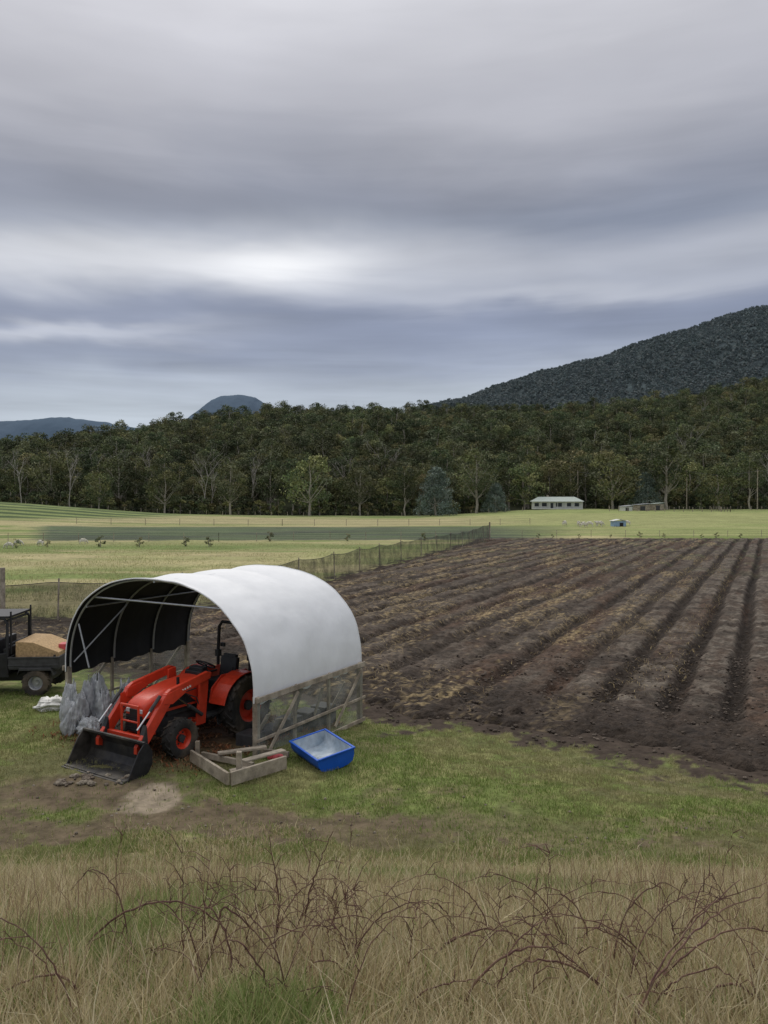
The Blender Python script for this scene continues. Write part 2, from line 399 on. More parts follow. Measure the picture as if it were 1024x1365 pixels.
# ------------------------------------------------------------ trees
def leaf_quads(C,size,seed):
    R=np.random.default_rng(seed);n=len(C)
    u=R.normal(size=(n,3));u/=np.linalg.norm(u,axis=1)[:,None]
    w=R.normal(size=(n,3));v=np.cross(u,w);v/=np.linalg.norm(v,axis=1)[:,None]
    s=(size*R.uniform(.6,1.4,n))[:,None]
    P=np.stack([C-u*s*.5,C+v*s*.28,C+u*s*.5,C-v*s*.28],1)
    return P.reshape(-1,3),(np.arange(n)[:,None]*4+np.arange(4))
def make_tree(name,seed,H,W,cb,nclump,nleaf,lsize,leafm,barkm,cols,shape='gum',limbs=14,trunk=.022):
    R=np.random.default_rng(seed);rd=random.Random(seed)
    mb=MB();top=H*(.93)
    pts=[Vector((0,0,-.5))];
    for i in range(1,8):
        t=i/7;pts.append(Vector((pts[-1].x+rd.uniform(-.02,.02)*H,pts[-1].y+rd.uniform(-.02,.02)*H,top*t)))
    mb.tube(pts,[H*trunk*(1-.85*i/7)+.03 for i in range(8)],7,False)
    cl=[]
    for i in range(nclump):
        if shape=='gum':
            t=cb+(.97-cb)*((i+.5)/nclump);q=(t-cb)/(1-cb)
            rad=W*.5*(max(0,1-(2*q*.93-.86)**2))**.5
            a=rd.uniform(0,6.28);rr=rad*math.sqrt(rd.uniform(.1,1))*.95
            cr=W*.145*rd.uniform(.7,1.4)
        else:
            q=(i+.5)/nclump;t=cb+(1-cb)*q;rad=W*.5*(1-q)**.7+.3;a=rd.uniform(0,6.28);rr=rad*rd.uniform(.5,1);cr=W*.11*rd.uniform(.8,1.3)
        c=Vector((rr*math.cos(a),rr*math.sin(a),H*t))
        cl.append((c,cr))
    for i in range(min(limbs,nclump)):
        c,cr=cl[int(i*nclump/limbs)]
        zb=max(H*.22,c.z-abs(c.xy.length)*rd.uniform(.8,1.5)-.05*H);f=min(.98,zb/top)*7;k=int(f);base=pts[min(k,7)].lerp(pts[min(k+1,7)],f-k)
        mid=base.lerp(c,.5)+Vector((rd.uniform(-.03,.03)*H,rd.uniform(-.03,.03)*H,-.02*H))
        r0=H*trunk*.4*(1-zb/H)+.03
        mb.tube([base,mid,c],[r0,r0*.6,r0*.25],5,False)
    nbv=len(mb.v)
    Cs=[];Cc=[]
    for c,cr in cl:
        m=int(nleaf*rd.uniform(.6,1.3))
        d=R.normal(size=(m,3));d/=np.linalg.norm(d,axis=1)[:,None];rr=cr*R.uniform(.35,1.05,m)**.6
        P=d*rr[:,None]*np.array([1.15,1.15,.72])+np.array(c)
        Cs.append(P);base=np.array(cols[rd.randrange(len(cols))])*rd.uniform(.7,1.35)
        Cc.append(base[None]*R.uniform(.75,1.25,(m,1)))
    Cs=np.concatenate(Cs);Cc=np.concatenate(Cc)
    LV,LF=leaf_quads(Cs,lsize,seed+1)
    V=np.concatenate([np.array([tuple(v) for v in mb.v]),LV]);F=np.concatenate([np.array(mb.f),LF+nbv])
    mi=np.concatenate([np.zeros(len(mb.f)),np.ones(len(LF))])
    col=np.concatenate([np.full((nbv,3),.12),np.repeat(Cc,4,0)])
    return np_mesh(name,V,F,[barkm,leafm],col,False,mi)
def make_dead(name,seed,H):
    rd=random.Random(seed);mb=MB()
    def br(p,d,l,r0,lv):
        q=[p];dd=d.copy()
        for i in range(4):
            dd=(dd+Vector((rd.uniform(-.2,.2),rd.uniform(-.2,.2),.08))).normalized();q.append(q[-1]+dd*l/4)
        mb.tube(q,[r0*(1-.18*i) for i in range(5)],5,False)
        if lv<3:
            for i in range(5 if lv==0 else 3):
                k=rd.randrange(2,5);a=rd.uniform(0,6.28)
                br(q[k],(dd+Vector((math.cos(a),math.sin(a),.1))*.8).normalized(),l*.5,max(r0*.45,.035),lv+1)
    br(Vector((0,0,-.5)),Vector((0,0,1)),H*.75,H*.013,0)
    F=np.array(mb.f);return np_mesh(name,[tuple(v) for v in mb.v],F,[M['deadwood']],None)
gcols=[(.115,.135,.058),(.09,.113,.055),(.148,.157,.07),(.077,.098,.051),(.125,.135,.08)]
ycols=[(.19,.185,.078),(.155,.165,.07),(.21,.20,.095)]
T=[]
T.append(make_tree('gum_a',1,20,13,.32,48,68,.66,M['leaf'],M['bark'],gcols))
T.append(make_tree('gum_b',2,22,12,.40,44,68,.66,M['leaf'],M['bark'],gcols,trunk=.016))
T.append(make_tree('gum_c',3,17,14,.22,50,68,.66,M['leaf'],M['bark'],gcols+ycols))
T.append(make_tree('gum_d',4,24,11,.46,40,68,.66,M['leaf'],M['bark'],gcols+ycols[:1],trunk=.015))
T.append(make_tree('gum_e',5,15,12,.16,48,68,.64,M['leaf'],M['bark'],ycols+gcols[:2]))
D=[make_dead('dead_a',11,19),make_dead('dead_b',12,22)]
def protocol(nm,meshes):
    c=bpy.data.collections.new(nm)
    for i,m in enumerate(meshes):
        o=bpy.data.objects.new('p%02d_'%i+nm,m);c.objects.link(o)
    return c
def scatter(name,P,idx,sc,coll):
    n=len(P);me=bpy.data.meshes.new(name);me.vertices.add(n);me.vertices.foreach_set('co',np.asarray(P,np.float32).ravel())
    a=me.attributes.new('idx','INT','POINT');a.data.foreach_set('value',np.asarray(idx,np.int32))
    a=me.attributes.new('rot','FLOAT_VECTOR','POINT');rr=np.zeros((n,3),np.float32);rr[:,2]=rng.uniform(0,6.28,n);rr[:,0]=rng.normal(0,.03,n);a.data.foreach_set('vector',rr.ravel())
    a=me.attributes.new('scl','FLOAT_VECTOR','POINT');s=np.asarray(sc,np.float32)
    if s.ndim==1:s=np.stack([s*rng.uniform(.85,1.15,n)]*2+[s],1)
    a.data.foreach_set('vector',s.astype(np.float32).ravel())
    o=link(bpy.data.objects.new(name,me))
    ng=bpy.data.node_groups.new(name+'_nodes','GeometryNodeTree')
    ng.interface.new_socket('Geometry',in_out='INPUT',socket_type='NodeSocketGeometry');ng.interface.new_socket('Geometry',in_out='OUTPUT',socket_type='NodeSocketGeometry')
    N=ng.nodes;L=ng.links;gi=N.new('NodeGroupInput');go=N.new('NodeGroupOutput')
    ci=N.new('GeometryNodeCollectionInfo');ci.inputs['Collection'].default_value=coll;ci.inputs['Separate Children'].default_value=True;ci.inputs['Reset Children'].default_value=True
    ip=N.new('GeometryNodeInstanceOnPoints');ip.inputs['Pick Instance'].default_value=True
    def na(nm,t):
        q=N.new('GeometryNodeInputNamedAttribute');q.data_type=t;q.inputs['Name'].default_value=nm;return q.outputs['Attribute']
    L.new(gi.outputs[0],ip.inputs['Points']);L.new(ci.outputs[0],ip.inputs['Instance'])
    L.new(na('idx','INT'),ip.inputs['Instance Index']);L.new(na('rot','FLOAT_VECTOR'),ip.inputs['Rotation']);L.new(na('scl','FLOAT_VECTOR'),ip.inputs['Scale'])
    L.new(ip.outputs[0],go.inputs[0])
    md=o.modifiers.new('scatter','NODES');md.node_group=ng
    return o
pc=protocol('gum_prototypes',T+D)
pts=[];ii=[];sc=[]
yy=268.
while yy<615:
    st=7.2+(yy-268)*.008
    xs=np.arange(-yy*.62,yy*.62,st)
    for xx in xs:
        X_=xx+rng.uniform(-.5,.5)*st;Y_=yy+rng.uniform(-.5,.5)*st
        pts.append((X_,Y_));u=rng.random()
        if yy<300: i=rng.choice([0,1,2,3,4],p=[.2,.25,.2,.15,.2])
        else: i=rng.choice([0,1,2,3,4],p=[.3,.25,.22,.05,.18])
        if u<.008 or (X_<-55 and yy<310 and u<.20): i=5+int(rng.integers(2))
        ii.append(i);sc.append(rng.uniform(.68,1.0) if rng.random()<.92 else rng.uniform(1.0,1.12))
    yy+=st
P=np.array(pts);Z=gh(P[:,0],P[:,1]);sc=np.array(sc)*np.where(P[:,1]<290,.9,.96)
scatter('distant_forest',np.column_stack([P,Z]),ii,sc,pc)
sh=[make_tree('sh_a',21,3.2,3.6,.08,16,60,.4,M['leaf'],M['bark'],gcols+ycols,limbs=5),make_tree('sh_b',22,4.5,3.6,.1,18,60,.42,M['leaf'],M['bark'],gcols,limbs=5)]
sco=protocol('shrub_prototypes',sh)
n=420;xs=rng.uniform(-185,190,n);yy_=rng.uniform(256,269,n)
k=~((xs>38)&(xs<72)&(yy_<268));xs=xs[k];yy_=yy_[k];n=len(xs)
scatter('forest_edge_scrub',np.column_stack([xs,yy_,gh(xs,yy_)]),rng.integers(0,2,n),rng.uniform(.6,1.6,n),sco)

def place(name,me,x,y,s=1,rz=None,sz=None):
    o=link(bpy.data.objects.new(name,me));o.location=(x,y,g1(x,y));o.rotation_euler=(0,0,random.uniform(0,6) if rz is None else rz)
    o.scale=(s,s,sz or s);return o
for px,d,i,s in [(-24,246,2,1.1),(-50,250,0,.85),(30,250,0,1.05),(75,252,2,1.1),(92,250,0,1.15),(48,262,4,1.05),(64,264,2,.9),(7,252,1,.72),(-8,256,0,.8),(-72,252,2,.8),(108,248,4,.95),(120,252,1,.85),(-92,248,4,.8)]:
    place('eucalyptus_tree',T[i],px,d,s)
for x_,y_,i in [(-118,250,0),(-103,252,1),(-60,258,1),(126,250,1)]:
    place('dead_tree',D[i],x_,y_,.8)
con=make_tree('conifer',31,14.5,14,.03,130,65,.5,M['conifer'],M['bark'],[(.14,.18,.145),(.11,.145,.12),(.17,.20,.17)],shape='con',limbs=10)
place('conifer_tree',con,16.3,240,1.0)
place('conifer_tree',con,36,248,.62);place('conifer_tree',con,86,252,.8)
ysh=make_tree('young',41,1.5,1.3,.08,14,40,.13,M['leaf'],M['bark'],gcols+ycols,limbs=5,trunk=.012)
for i in range(6):
    place('planted_shrub',ysh,-39.5+i*4.3+random.uniform(-1,1),82+random.uniform(-2,2),random.uniform(.5,.85))
for i in range(9):
    place('planted_shrub',ysh,20+i*3.6+random.uniform(-1,1),103+random.uniform(-.4,.8),random.uniform(.3,.6))
for i in range(3):
    place('planted_shrub',ysh,-14+i*9.5,94+i*.6,random.uniform(.4,.8))

# ------------------------------------------------------------ mountain and far hills
def mt_h(x,y):
    v=(y-1150)/(2200-1150)
    pr=np.where(v<=1,np.sin(np.clip(v,0,1)*np.pi/2)**1.15,1-(v-1)*1.2)
    gul=(np.abs(fbm(x/230+.3*v,y/700,300,4)-.5)*2)
    return np.interp(x,[-300,-60,103,189,260,403,520,618,700,833,960,1098,1400,1900,2400],[20,150,262,284,302,348,380,406,436,480,522,553,610,660,610])*pr-95*gul*np.sin(np.clip(v,0,1)*np.pi)+16*(fbm(x/60,y/60,310)-.5)
xs=np.linspace(-300,2400,600);ysm=np.linspace(1150,2600,260)
Yy,Xx=np.meshgrid(ysm,xs,indexing='ij');zz=mt_h(Xx.ravel(),Yy.ravel())
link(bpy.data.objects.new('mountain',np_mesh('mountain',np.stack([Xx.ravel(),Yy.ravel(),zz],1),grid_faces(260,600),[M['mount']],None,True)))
haze_mcols=[(.19,.225,.23),(.17,.207,.215),(.20,.235,.235),(.21,.225,.22)]  # leaf colours carry painted distance haze, paler and bluer
mtT=[make_tree('mt_a',51,18,13,.25,16,14,3.0,M['leaf_far'],M['leaf_far'],haze_mcols,limbs=2),make_tree('mt_b',52,20,11,.35,14,14,2.8,M['leaf_far'],M['leaf_far'],haze_mcols,limbs=2)]
mc=protocol('mountain_tree_prototypes',mtT)
n=17000;px_=rng.uniform(.02,.58,n);py_=1300+930*rng.random(n);X_=px_*py_
zz=mt_h(X_,py_)
scatter('mountain_forest',np.column_stack([X_,py_,zz-8.5]),rng.integers(0,2,n),rng.uniform(.65,1.0,n),mc)
def far(name,xk,zk,yc,w,seed):
    xs=np.linspace(xk[0],xk[-1],300);vv=np.linspace(-1,1,60)
    Vv,Xx=np.meshgrid(vv,xs,indexing='ij');pr=np.cos(Vv*np.pi/2)**.8
    zz=(np.interp(Xx,xk,zk)+24*(fbm(Xx/70,Vv*5,seed,5)-.5)*(np.interp(Xx,xk,zk)>60))*pr
    link(bpy.data.objects.new(name,np_mesh(name,np.stack([Xx.ravel(),(yc+Vv*w).ravel(),zz.ravel()],1),grid_faces(60,300),[M['farhill']],None,True)))
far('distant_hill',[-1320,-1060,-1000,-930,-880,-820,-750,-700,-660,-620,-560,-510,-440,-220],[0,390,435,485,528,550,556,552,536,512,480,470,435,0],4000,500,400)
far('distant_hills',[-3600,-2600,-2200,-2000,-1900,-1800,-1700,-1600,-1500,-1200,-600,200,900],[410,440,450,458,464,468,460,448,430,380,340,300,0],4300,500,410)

# ------------------------------------------------------------ polytunnel shed  (local: X across opening, Y depth)
ang=math.atan2(-.504,.864)
S=empty('tractor_shelter',(-6.75,16.4,0),ang)
Wd,Dp,wh=5.15,3.5,1.05
tb=MB();lo=-.45
for xx in(0,Wd):
    for yy in(0,1.15,2.3,Dp):
        w=.10 if yy in(0,Dp) else .06
        tb.box((xx,yy,(lo+wh)/2+.02),(w,w,wh-lo))
    sx=-.052 if xx==0 else .052
    for zc,hh in((wh-.02,.10),(.30,.055),(-.18,.08)):
        tb.box((xx+sx*1.75,Dp/2,zc),(.035,Dp+.16,hh))
    for (ya,za,yb,zb) in((.1,-.05,1.1,.95),(3.4,.95,2.35,-.05)):
        tb.beam((xx+sx*2.45,ya,za),(xx+sx*2.45,yb,zb),.07,.028,up=(1,0,0))
tb.obj('timber_frame',M['timber'],S,bevel=.006)
for xx,sg in((0,-1),(Wd,1)):
    nyy=180;ysx=np.linspace(-.03,Dp+.03,nyy);V=[];
    for zz_ in(-.36,.98):
        for q in ysx: V.append((xx+sg*.058+.009*math.sin(q*2*math.pi/.076),q,zz_))
    o=link(bpy.data.objects.new('corrugated_sheet',np_mesh('corrugated_sheet',V,grid_faces(2,nyy),[M['poly']],None,True)));o.parent=S
def arch(t,sc=1): # t 0..1
    a=math.pi*(1-t);c,s_=math.cos(a),math.sin(a);e=.86
    return Wd/2+sc*(Wd/2-.0)*math.copysign(abs(c)**e,c),wh+2.02*sc*abs(s_)**e
hp=MB()
for yy in(.02,1.18,2.34,Dp-.02):
    hp.tube([(arch(i/40,.985)[0],yy,arch(i/40,.985)[1]) for i in range(41)],.022,8)
hp.tube([(Wd/2,0,wh+1.96),(Wd/2,Dp,wh+1.96)],.02,8)
for t in(.22,.78): hp.tube([(arch(t,.97)[0],0,arch(t,.97)[1]),(arch(t,.97)[0],Dp,arch(t,.97)[1])],.018,8)
a0=arch(.27,.98);a1=arch(.73,.98);hp.tube([(a0[0],.05,a0[1]),(a1[0],.05,a1[1])],.02,8)
hp.tube([(.05,.1,wh+.1),(arch(.2,.97)[0],1.15,arch(.2,.97)[1])],.018,8)
hp.tube([(.30,.03,wh+.95),(.62,.03,wh+.05)],.018,8)
hp.obj('steel_hoops',M['galv'],S,smooth=True)
nt_,ny_=90,70;V1=[];V0=[]
for i in range(nt_+1):
    t=-.012+1.024*i/nt_
    for j in range(ny_+1):
        yy=-.07+(Dp+.14)*j/ny_
        tt=min(max(t,0),1);ax,az=arch(tt)
        low=0.03*math.sin(yy*5.1)+.02*math.sin(yy*13)
        if t<0: az-=(-t)*9+low
        if t>1: az-=(t-1)*9+low
        u_=(yy%1.16)/1.16
        sag=-.045*math.sin(math.pi*u_)*(.5+.5*math.sin(math.pi*tt))
        side=abs(math.cos(math.pi*tt))
        nz_=(float(fbm(np.array([t*14]),np.array([yy*1.6]),500)[0])-.5)*.05
        wr=(float(fbm(np.array([t*5+yy*.8]),np.array([yy*6.5]),510,3)[0])-.5)*.035*side
        cx,cz=Wd/2,wh;dx,dz=ax-cx,az-cz;l=math.hypot(dx,dz) or 1
        k=1+(sag+nz_+wr)/l
        V1.append((cx+dx*(k+.012/l),yy,cz+dz*(k+.012/l)));V0.append((cx+dx*(k-.004/l),yy,cz+dz*(k-.004/l)))
F=grid_faces(nt_+1,ny_+1)
o=link(bpy.data.objects.new('white_cover',np_mesh('white_cover',V1,F,[M['white_cover']],None,True)));o.parent=S
o=link(bpy.data.objects.new('black_lining',np_mesh('black_lining',V0,F,[M['black_cover']],None,True)));o.parent=S
hem=MB();hem.tube([(p[0],p[1],p[2]) for p in V1[::ny_+1]],.016,6);hem.tube([V1[i*(ny_+1)+ny_] for i in range(nt_+1)],.016,6)
hem.obj('cover_hem',M['white_cover'],S,smooth=True)
st=MB();rd=random.Random(3)
for i in range(5):
    yy=.5+i*.6;st.beam((Wd-.5+rd.uniform(-.15,.1),yy,-.1),(Wd-.14,yy+rd.uniform(-.3,.3),.65+rd.uniform(-.2,.25)),.05+rd.random()*.12,.03)
st.obj('leaning_boards',M['timber'],S)
st=MB()
for i in range(5): st.box((Wd-.55,.5+i*.6,.0),(.4,.42,.35+.15*rd.random()))
st.obj('stacked_crates',M['dark'],S,bevel=.02)

# ------------------------------------------------------------ tractor
TR=empty('tractor',(-3.30,15.50,-.02),math.atan2(-.85,-.53))
def wheel(mbT,mbR,c,R,w,rim,nl):
    pr=[(rim*.96,-w*.40),(rim*1.06,-w*.48),(R*.82,-w*.52),(R*.93,-w*.47),(R*.965,-w*.25),(R*.97,0),(R*.965,w*.25),(R*.93,w*.47),(R*.82,w*.52),(rim*1.06,w*.48),(rim*.96,w*.40)]
    mbT.lathe(pr,c,40)
    for i in range(nl):
        for s_ in(-1,1):
            a=2*math.pi*(i+.5*(s_>0))/nl
            p=Vector(c)+Vector((math.cos(a)*R*.965,s_*w*.25,math.sin(a)*R*.965))
            rad=Vector((math.cos(a),0,math.sin(a)));tan=Vector((-math.sin(a),0,math.cos(a)))
            ax=(Vector((0,s_,0))*.80-tan*.6).normalized();oth=rad.cross(ax)
            Rm=Matrix((ax,oth,rad)).transposed();mbT.box(p,(w*.56,R*.07,R*.085),Rm)
    mbR.lathe([(.001,w*.10),(rim*.3,w*.12),(rim*.35,w*.02),(rim*.75,w*.0),(rim*.82,w*.28),(rim*.97,w*.40),(rim*.99,w*.40),(rim*.97,-w*.40),(rim*.8,-w*.3),(rim*.7,-w*.06),(.001,-w*.06)],c,32)
tT=MB();tR=MB();fR=MB()
for s_ in(-1,1):
    wheel(tT,tR,(0,.66*s_,.60),.60,.34,.33,20)
    wheel(tT,fR,(1.66,.60*s_,.36),.36,.23,.19,16)
tT.obj('tyres',M['rubber'],TR,smooth=True);tR.obj('rear_rims',M['red'],TR,smooth=True);fR.obj('front_rims',M['red'],TR,smooth=True)
hb=MB()
for s_ in(-1,1):
    hb.tube([(1.66,.60*s_,.36),(1.66,.66*s_,.36)],.07,12);hb.tube([(0,.66*s_,.6),(0,.76*s_,.6)],.1,12)
    for k in range(6):
        a=k*math.pi/3;hb.tube([(1.66+.105*math.cos(a),.60*s_,.36+.105*math.sin(a)),(1.66+.105*math.cos(a),.625*s_,.36+.105*math.sin(a))],.014,6)
hb.obj('hubs',M['dark'],TR,smooth=True)
ch=MB()
ch.box((.95,0,.56),(2.1,.34,.30));ch.box((0,0,.62),(.5,.42,.44));ch.box((0,0,.60),(.16,1.0,.16));ch.box((1.66,0,.38),(.16,.95,.13));ch.box((1.2,0,.78),(.8,.44,.22))
ch.box((.55,.34,.52),(.55,.22,.05));ch.box((.55,-.34,.52),(.55,.22,.05))
for s_ in(-1,1):
    ch.box((1.66,.47*s_,.38),(.14,.10,.22))
    ch.beam((.45,.40*s_,.52),(.45,.45*s_,.30),.22,.03)
ch.obj('chassis',M['dark'],TR,bevel=.02)
sec=[(.72,.60,1.27,.80),(.95,.61,1.27,.80),(1.3,.61,1.24,.80),(1.7,.59,1.18,.80),(1.98,.55,1.10,.78),(2.12,.50,1.03,.76),(2.17,.44,.96,.76)]
V=[];ns=20
for x_,w,zt,zb in sec:
    for k in range(ns+1):
        a=math.pi*k/ns;c_,s2=math.cos(a),math.sin(a)
        V.append((x_,w/2*math.copysign(abs(c_)**.32,c_),zb+(zt-zb)*abs(s2)**.42))
mb=MB();mb.add(V,[tuple(q) for q in grid_faces(len(sec),ns+1).tolist()]+[tuple(range((len(sec)-1)*(ns+1),len(sec)*(ns+1))),tuple(range(ns+1))])
mb.obj('bonnet',M['red'],TR,smooth=True)
mb=MB()
mb.box((2.165,0,.66),(.05,.42,.30));mb.box((2.19,0,.86),(.02,.20,.12))
for s_ in(-1,1):
    mb.prism([(.98,.84),(1.85,.86),(1.75,1.0),(1.25,1.04)],.3025*s_,.313*s_)
    for i in range(5): mb.box((1.15+.13*i,.316*s_,.93),(.05,.008,.10))
for i in range(6): mb.box((2.195,0,.55+.045*i),(.012,.38,.012))
mb.tube([(1.35,.22,1.2),(1.35,.22,1.35)],.03,8)
mb.obj('grille',M['black'],TR,bevel=.004)
mb=MB()
for s_ in(-1,1): mb.box((2.17,.16*s_,.885),(.035,.10,.075))
mb.obj('headlamps',M['glass'],TR,bevel=.012)
mb=MB()
for s_ in(-1,1):
    for k,w_ in enumerate((.05,.02,.05,.04,.02)): mb.box((1.28+.075*k,.318*s_,1.085),(w_,.006,.045))
    for k in range(4): mb.box((1.36+.06*k,.547*s_,1.225-.012*k),(.035,.006,.035))
mb.obj('decals',M['whitepaint'],TR)
mb=MB();mb.box((.66,0,1.05),(.22,.44,.58));mb.box((.62,0,1.34),(.16,.36,.12))
mb.box((-.02,0,1.0),(.46,.46,.11));mb.box((-.25,0,1.22),(.10,.44,.44),Matrix.Rotation(-.15,3,'Y'));mb.box((-.29,0,1.42),(.09,.34,.14),Matrix.Rotation(-.15,3,'Y'))
mb.box((-.02,.27,1.15),(.3,.05,.04));mb.box((-.02,-.27,1.15),(.3,.05,.04));mb.box((0,0,.86),(.4,.4,.2))
mb.obj('seat_and_dash',M['black'],TR,bevel=.035)
mb=MB();c0=Vector((.42,0,1.40));ax=Vector((-.5,0,.86)).normalized();e1=Vector((0,1,0));e2=ax.cross(e1)
mb.tube([c0+(e1*math.cos(t*math.pi/12)+e2*math.sin(t*math.pi/12))*.19 for t in range(25)],.016,8)
mb.tube([c0,c0-ax*.25],.02,8)
for k in range(3):
    a=k*2.094;mb.tube([c0,c0+(e1*math.cos(a)+e2*math.sin(a))*.19],.011,6)
for q in((.35,.33,.9),(.25,-.34,.9),(.1,.36,.95),(.5,-.3,.95)):
    mb.tube([q,(q[0]-.05,q[1],q[2]+.32)],.009,6);mb.tube([(q[0]-.05,q[1],q[2]+.30),(q[0]-.055,q[1],q[2]+.36)],.02,8)
mb.obj('steering_wheel_and_levers',M['black'],TR,smooth=True)
mb=MB()
for s_ in(-1,1):
    A_=[math.radians(12+i*12) for i in range(13)]
    out=[(.70*math.cos(a),.60+.70*math.sin(a)*.93) for a in A_];inn=[(.675*math.cos(a),.60+.675*math.sin(a)*.93) for a in reversed(A_)]
    mb.prism(out+inn,.36*s_,.74*s_)
    mb.prism([(.69,.74),(.62,1.02),(.35,1.22),(-.35,1.22),(-.62,1.0),(-.68,.74)],.34*s_,.365*s_)
mb.obj('fenders',M['red'],TR,bevel=.008)
mb=MB()
mb.box((.36,0,.50),(.75,.98,.04))
mb.obj('footplate',M['black'],TR,bevel=.01)
mb=MB();y_=.44
mb.tube([(-.38,y_,.7),(-.38,y_,1.5),(-.42,y_,2.0),(-.42,y_-.08,2.1),(-.42,-y_+.08,2.1),(-.42,-y_,2.0),(-.38,-y_,1.5),(-.38,-y_,.7)],.034,8)
for s_ in(-1,1): mb.box((-.385,y_*s_,1.45),(.10,.09,.14));mb.box((-.44,.36*s_,1.62),(.05,.10,.08))
mb.obj('roll_bar',M['black'],TR,smooth=True)
mb=MB()
for s_ in(-1,1):
    y0=.46*s_;y1=.54*s_
    mb.prism([(.88,.42),(1.12,.42),(1.04,.85),(1.0,1.36),(.82,1.38),(.80,1.16)],.40*s_,.455*s_)
    mb.prism([(.80,1.38),(.90,1.41),(1.80,1.26),(1.90,1.21),(2.58,.42),(2.58,.30),(2.46,.26),(1.74,1.09),(.84,1.27)],y0,y1)
    mb.prism([(1.62,1.24),(1.93,1.19),(1.98,1.03),(1.78,.99),(1.45,1.14)],(.46-.012)*s_,(.54+.012)*s_)
    mb.prism([(2.00,1.14),(2.10,1.12),(2.12,.84),(1.99,.90)],(.455)*s_,(.47)*s_)
mb.beam((2.36,-.46,.50),(2.36,.46,.50),.08,.08)
mb.box((1.0,0,.46),(.12,.82,.10))
for s_ in(-1,1): mb.beam((2.27,.22*s_,.42),(2.27,.22*s_,1.0),.04,.04)
mb.beam((2.27,-.24,1.0),(2.27,.24,1.0),.04,.04);mb.beam((2.27,-.22,.72),(2.27,.22,.72),.03,.03);mb.beam((1.9,.22,.45),(2.27,.22,.45),.04,.05);mb.beam((1.9,-.22,.45),(2.27,-.22,.45),.04,.05)
mb.obj('loader_arms',M['red'],TR,bevel=.008)
mb=MB()
for s_ in(-1,1):
    mb.tube([(1.02,.50*s_,.62),(1.35,.50*s_,.86)],.036,10);mb.tube([(2.03,.50*s_,1.18),(2.26,.50*s_,.96)],.032,10)
    mb.tube([(1.1,.43*s_,1.12),(1.6,.43*s_,1.1),(2.1,.43*s_,.85)],.012,6)
    mb.tube([(.95,.43*s_,.6),(1.1,.44*s_,.95),(1.5,.43*s_,1.14)],.011,6)
mb.obj('hydraulic_cylinders',M['dark'],TR,smooth=True)
mb=MB()
for s_ in(-1,1):
    mb.tube([(1.35,.50*s_,.86),(1.68,.50*s_,1.1)],.016,8);mb.tube([(2.26,.50*s_,.96),(2.54,.50*s_,.70)],.016,8)
mb.obj('hydraulic_rods',M['chrome'],TR,smooth=True)
mb=MB();bx=-.13
def sh_(P): return [(a+bx,b) for a,b in P]
out=[(3.18,.02),(2.80,.0),(2.68,.05),(2.60,.18),(2.60,.38),(2.69,.53),(2.77,.55)];inn=[(2.77,.525),(2.705,.51),(2.622,.37),(2.622,.19),(2.69,.073),(2.80,.022),(3.18,.035)]
mb.prism(sh_(out+inn),-.78,.78)
for s_ in(-1,1): mb.prism(sh_([(3.12,.02),(2.80,.0),(2.68,.05),(2.60,.18),(2.60,.38),(2.69,.53),(2.77,.55),(2.89,.43)]),.782*s_,.805*s_)
mb.box((3.16+bx,0,.012),(.14,1.58,.016));mb.box((2.76+bx,0,.555),(.05,1.60,.035))
for s_ in(-.5,.5): mb.prism(sh_([(2.60,.2),(2.60,.5),(2.50,.75),(2.46,.28)]),s_-.05,s_+.05)
o=mb.obj('bucket',M['bucket'],TR,bevel=.003)

# ------------------------------------------------------------ utility vehicle
U=empty('utility_vehicle',(-8.25,18.75,g1(-8.25,18.3)),math.radians(184))
t1=MB();r1=MB()
for x_ in(0,2.0):
    for s_ in(-1,1): wheel(t1,r1,(x_,.62*s_,.32),.32,.26,.17,14)
t1.obj('tyres',M['rubber'],U,smooth=True);r1.obj('rims',M['galv'],U,smooth=True)
mb=MB();mb.box((1.0,0,.42),(2.5,.8,.22));mb.box((1.2,0,.55),(1.1,1.3,.12));mb.prism([(1.7,.5),(2.45,.5),(2.55,.8),(2.4,.98),(1.75,1.12)],-.66,.66)
mb.box((.72,0,.82),(.08,1.3,.62));mb.box((.95,0,.72),(.5,1.2,.24));mb.prism([(.62,.45),(1.1,.45),(.95,1.0),(.66,1.05)],.655,.70);mb.prism([(.62,.45),(1.1,.45),(.95,1.0),(.66,1.05)],-.70,-.655)
mb.box((.98,.33,1.05),(.12,.45,.5));mb.box((.98,-.33,1.05),(.12,.45,.5))
mb.obj('body',M['black'],U,bevel=.03)
mb=MB()
for s_ in(-1,1):
    mb.tube([(.66,.66*s_,.6),(.66,.66*s_,1.72),(.75,.62*s_,1.84),(1.5,.60*s_,1.84),(2.0,.62*s_,1.1),(2.05,.62*s_,.9)],.035,8)
    mb.box((-.42,.66*s_,.80),(.04,.05,.35))
mb.tube([(.68,-.64,1.78),(.68,.64,1.78)],.03,8);mb.tube([(.68,-.64,1.2),(.68,.64,1.2)],.03,8);mb.box((1.12,0,1.87),(1.0,1.3,.05))
for s_ in(-1,1):mb.tube([(.60,.6*s_,1.0),(.60,.6*s_,2.0)],.022,6)
mb.obj('roll_cage',M['black'],U,smooth=True)
mb=MB();mb.box((.05,0,.66),(1.15,1.38,.05))
for s_ in(-1,1): mb.box((.05,.69*s_,.80),(1.15,.04,.27));mb.box((.05,.715*s_,.92),(1.17,.03,.04));mb.box((.05,.715*s_,.74),(1.17,.02,.03))
mb.box((-.52,0,.80),(.04,1.36,.27));mb.box((.62,0,.80),(.04,1.36,.27))
mb.prism([(-.42,.5),(-.36,.62),(.36,.62),(.42,.5),(.36,.68),(-.36,.68)],.50,.76)
mb.obj('tray',M['dark'],U,bevel=.01)
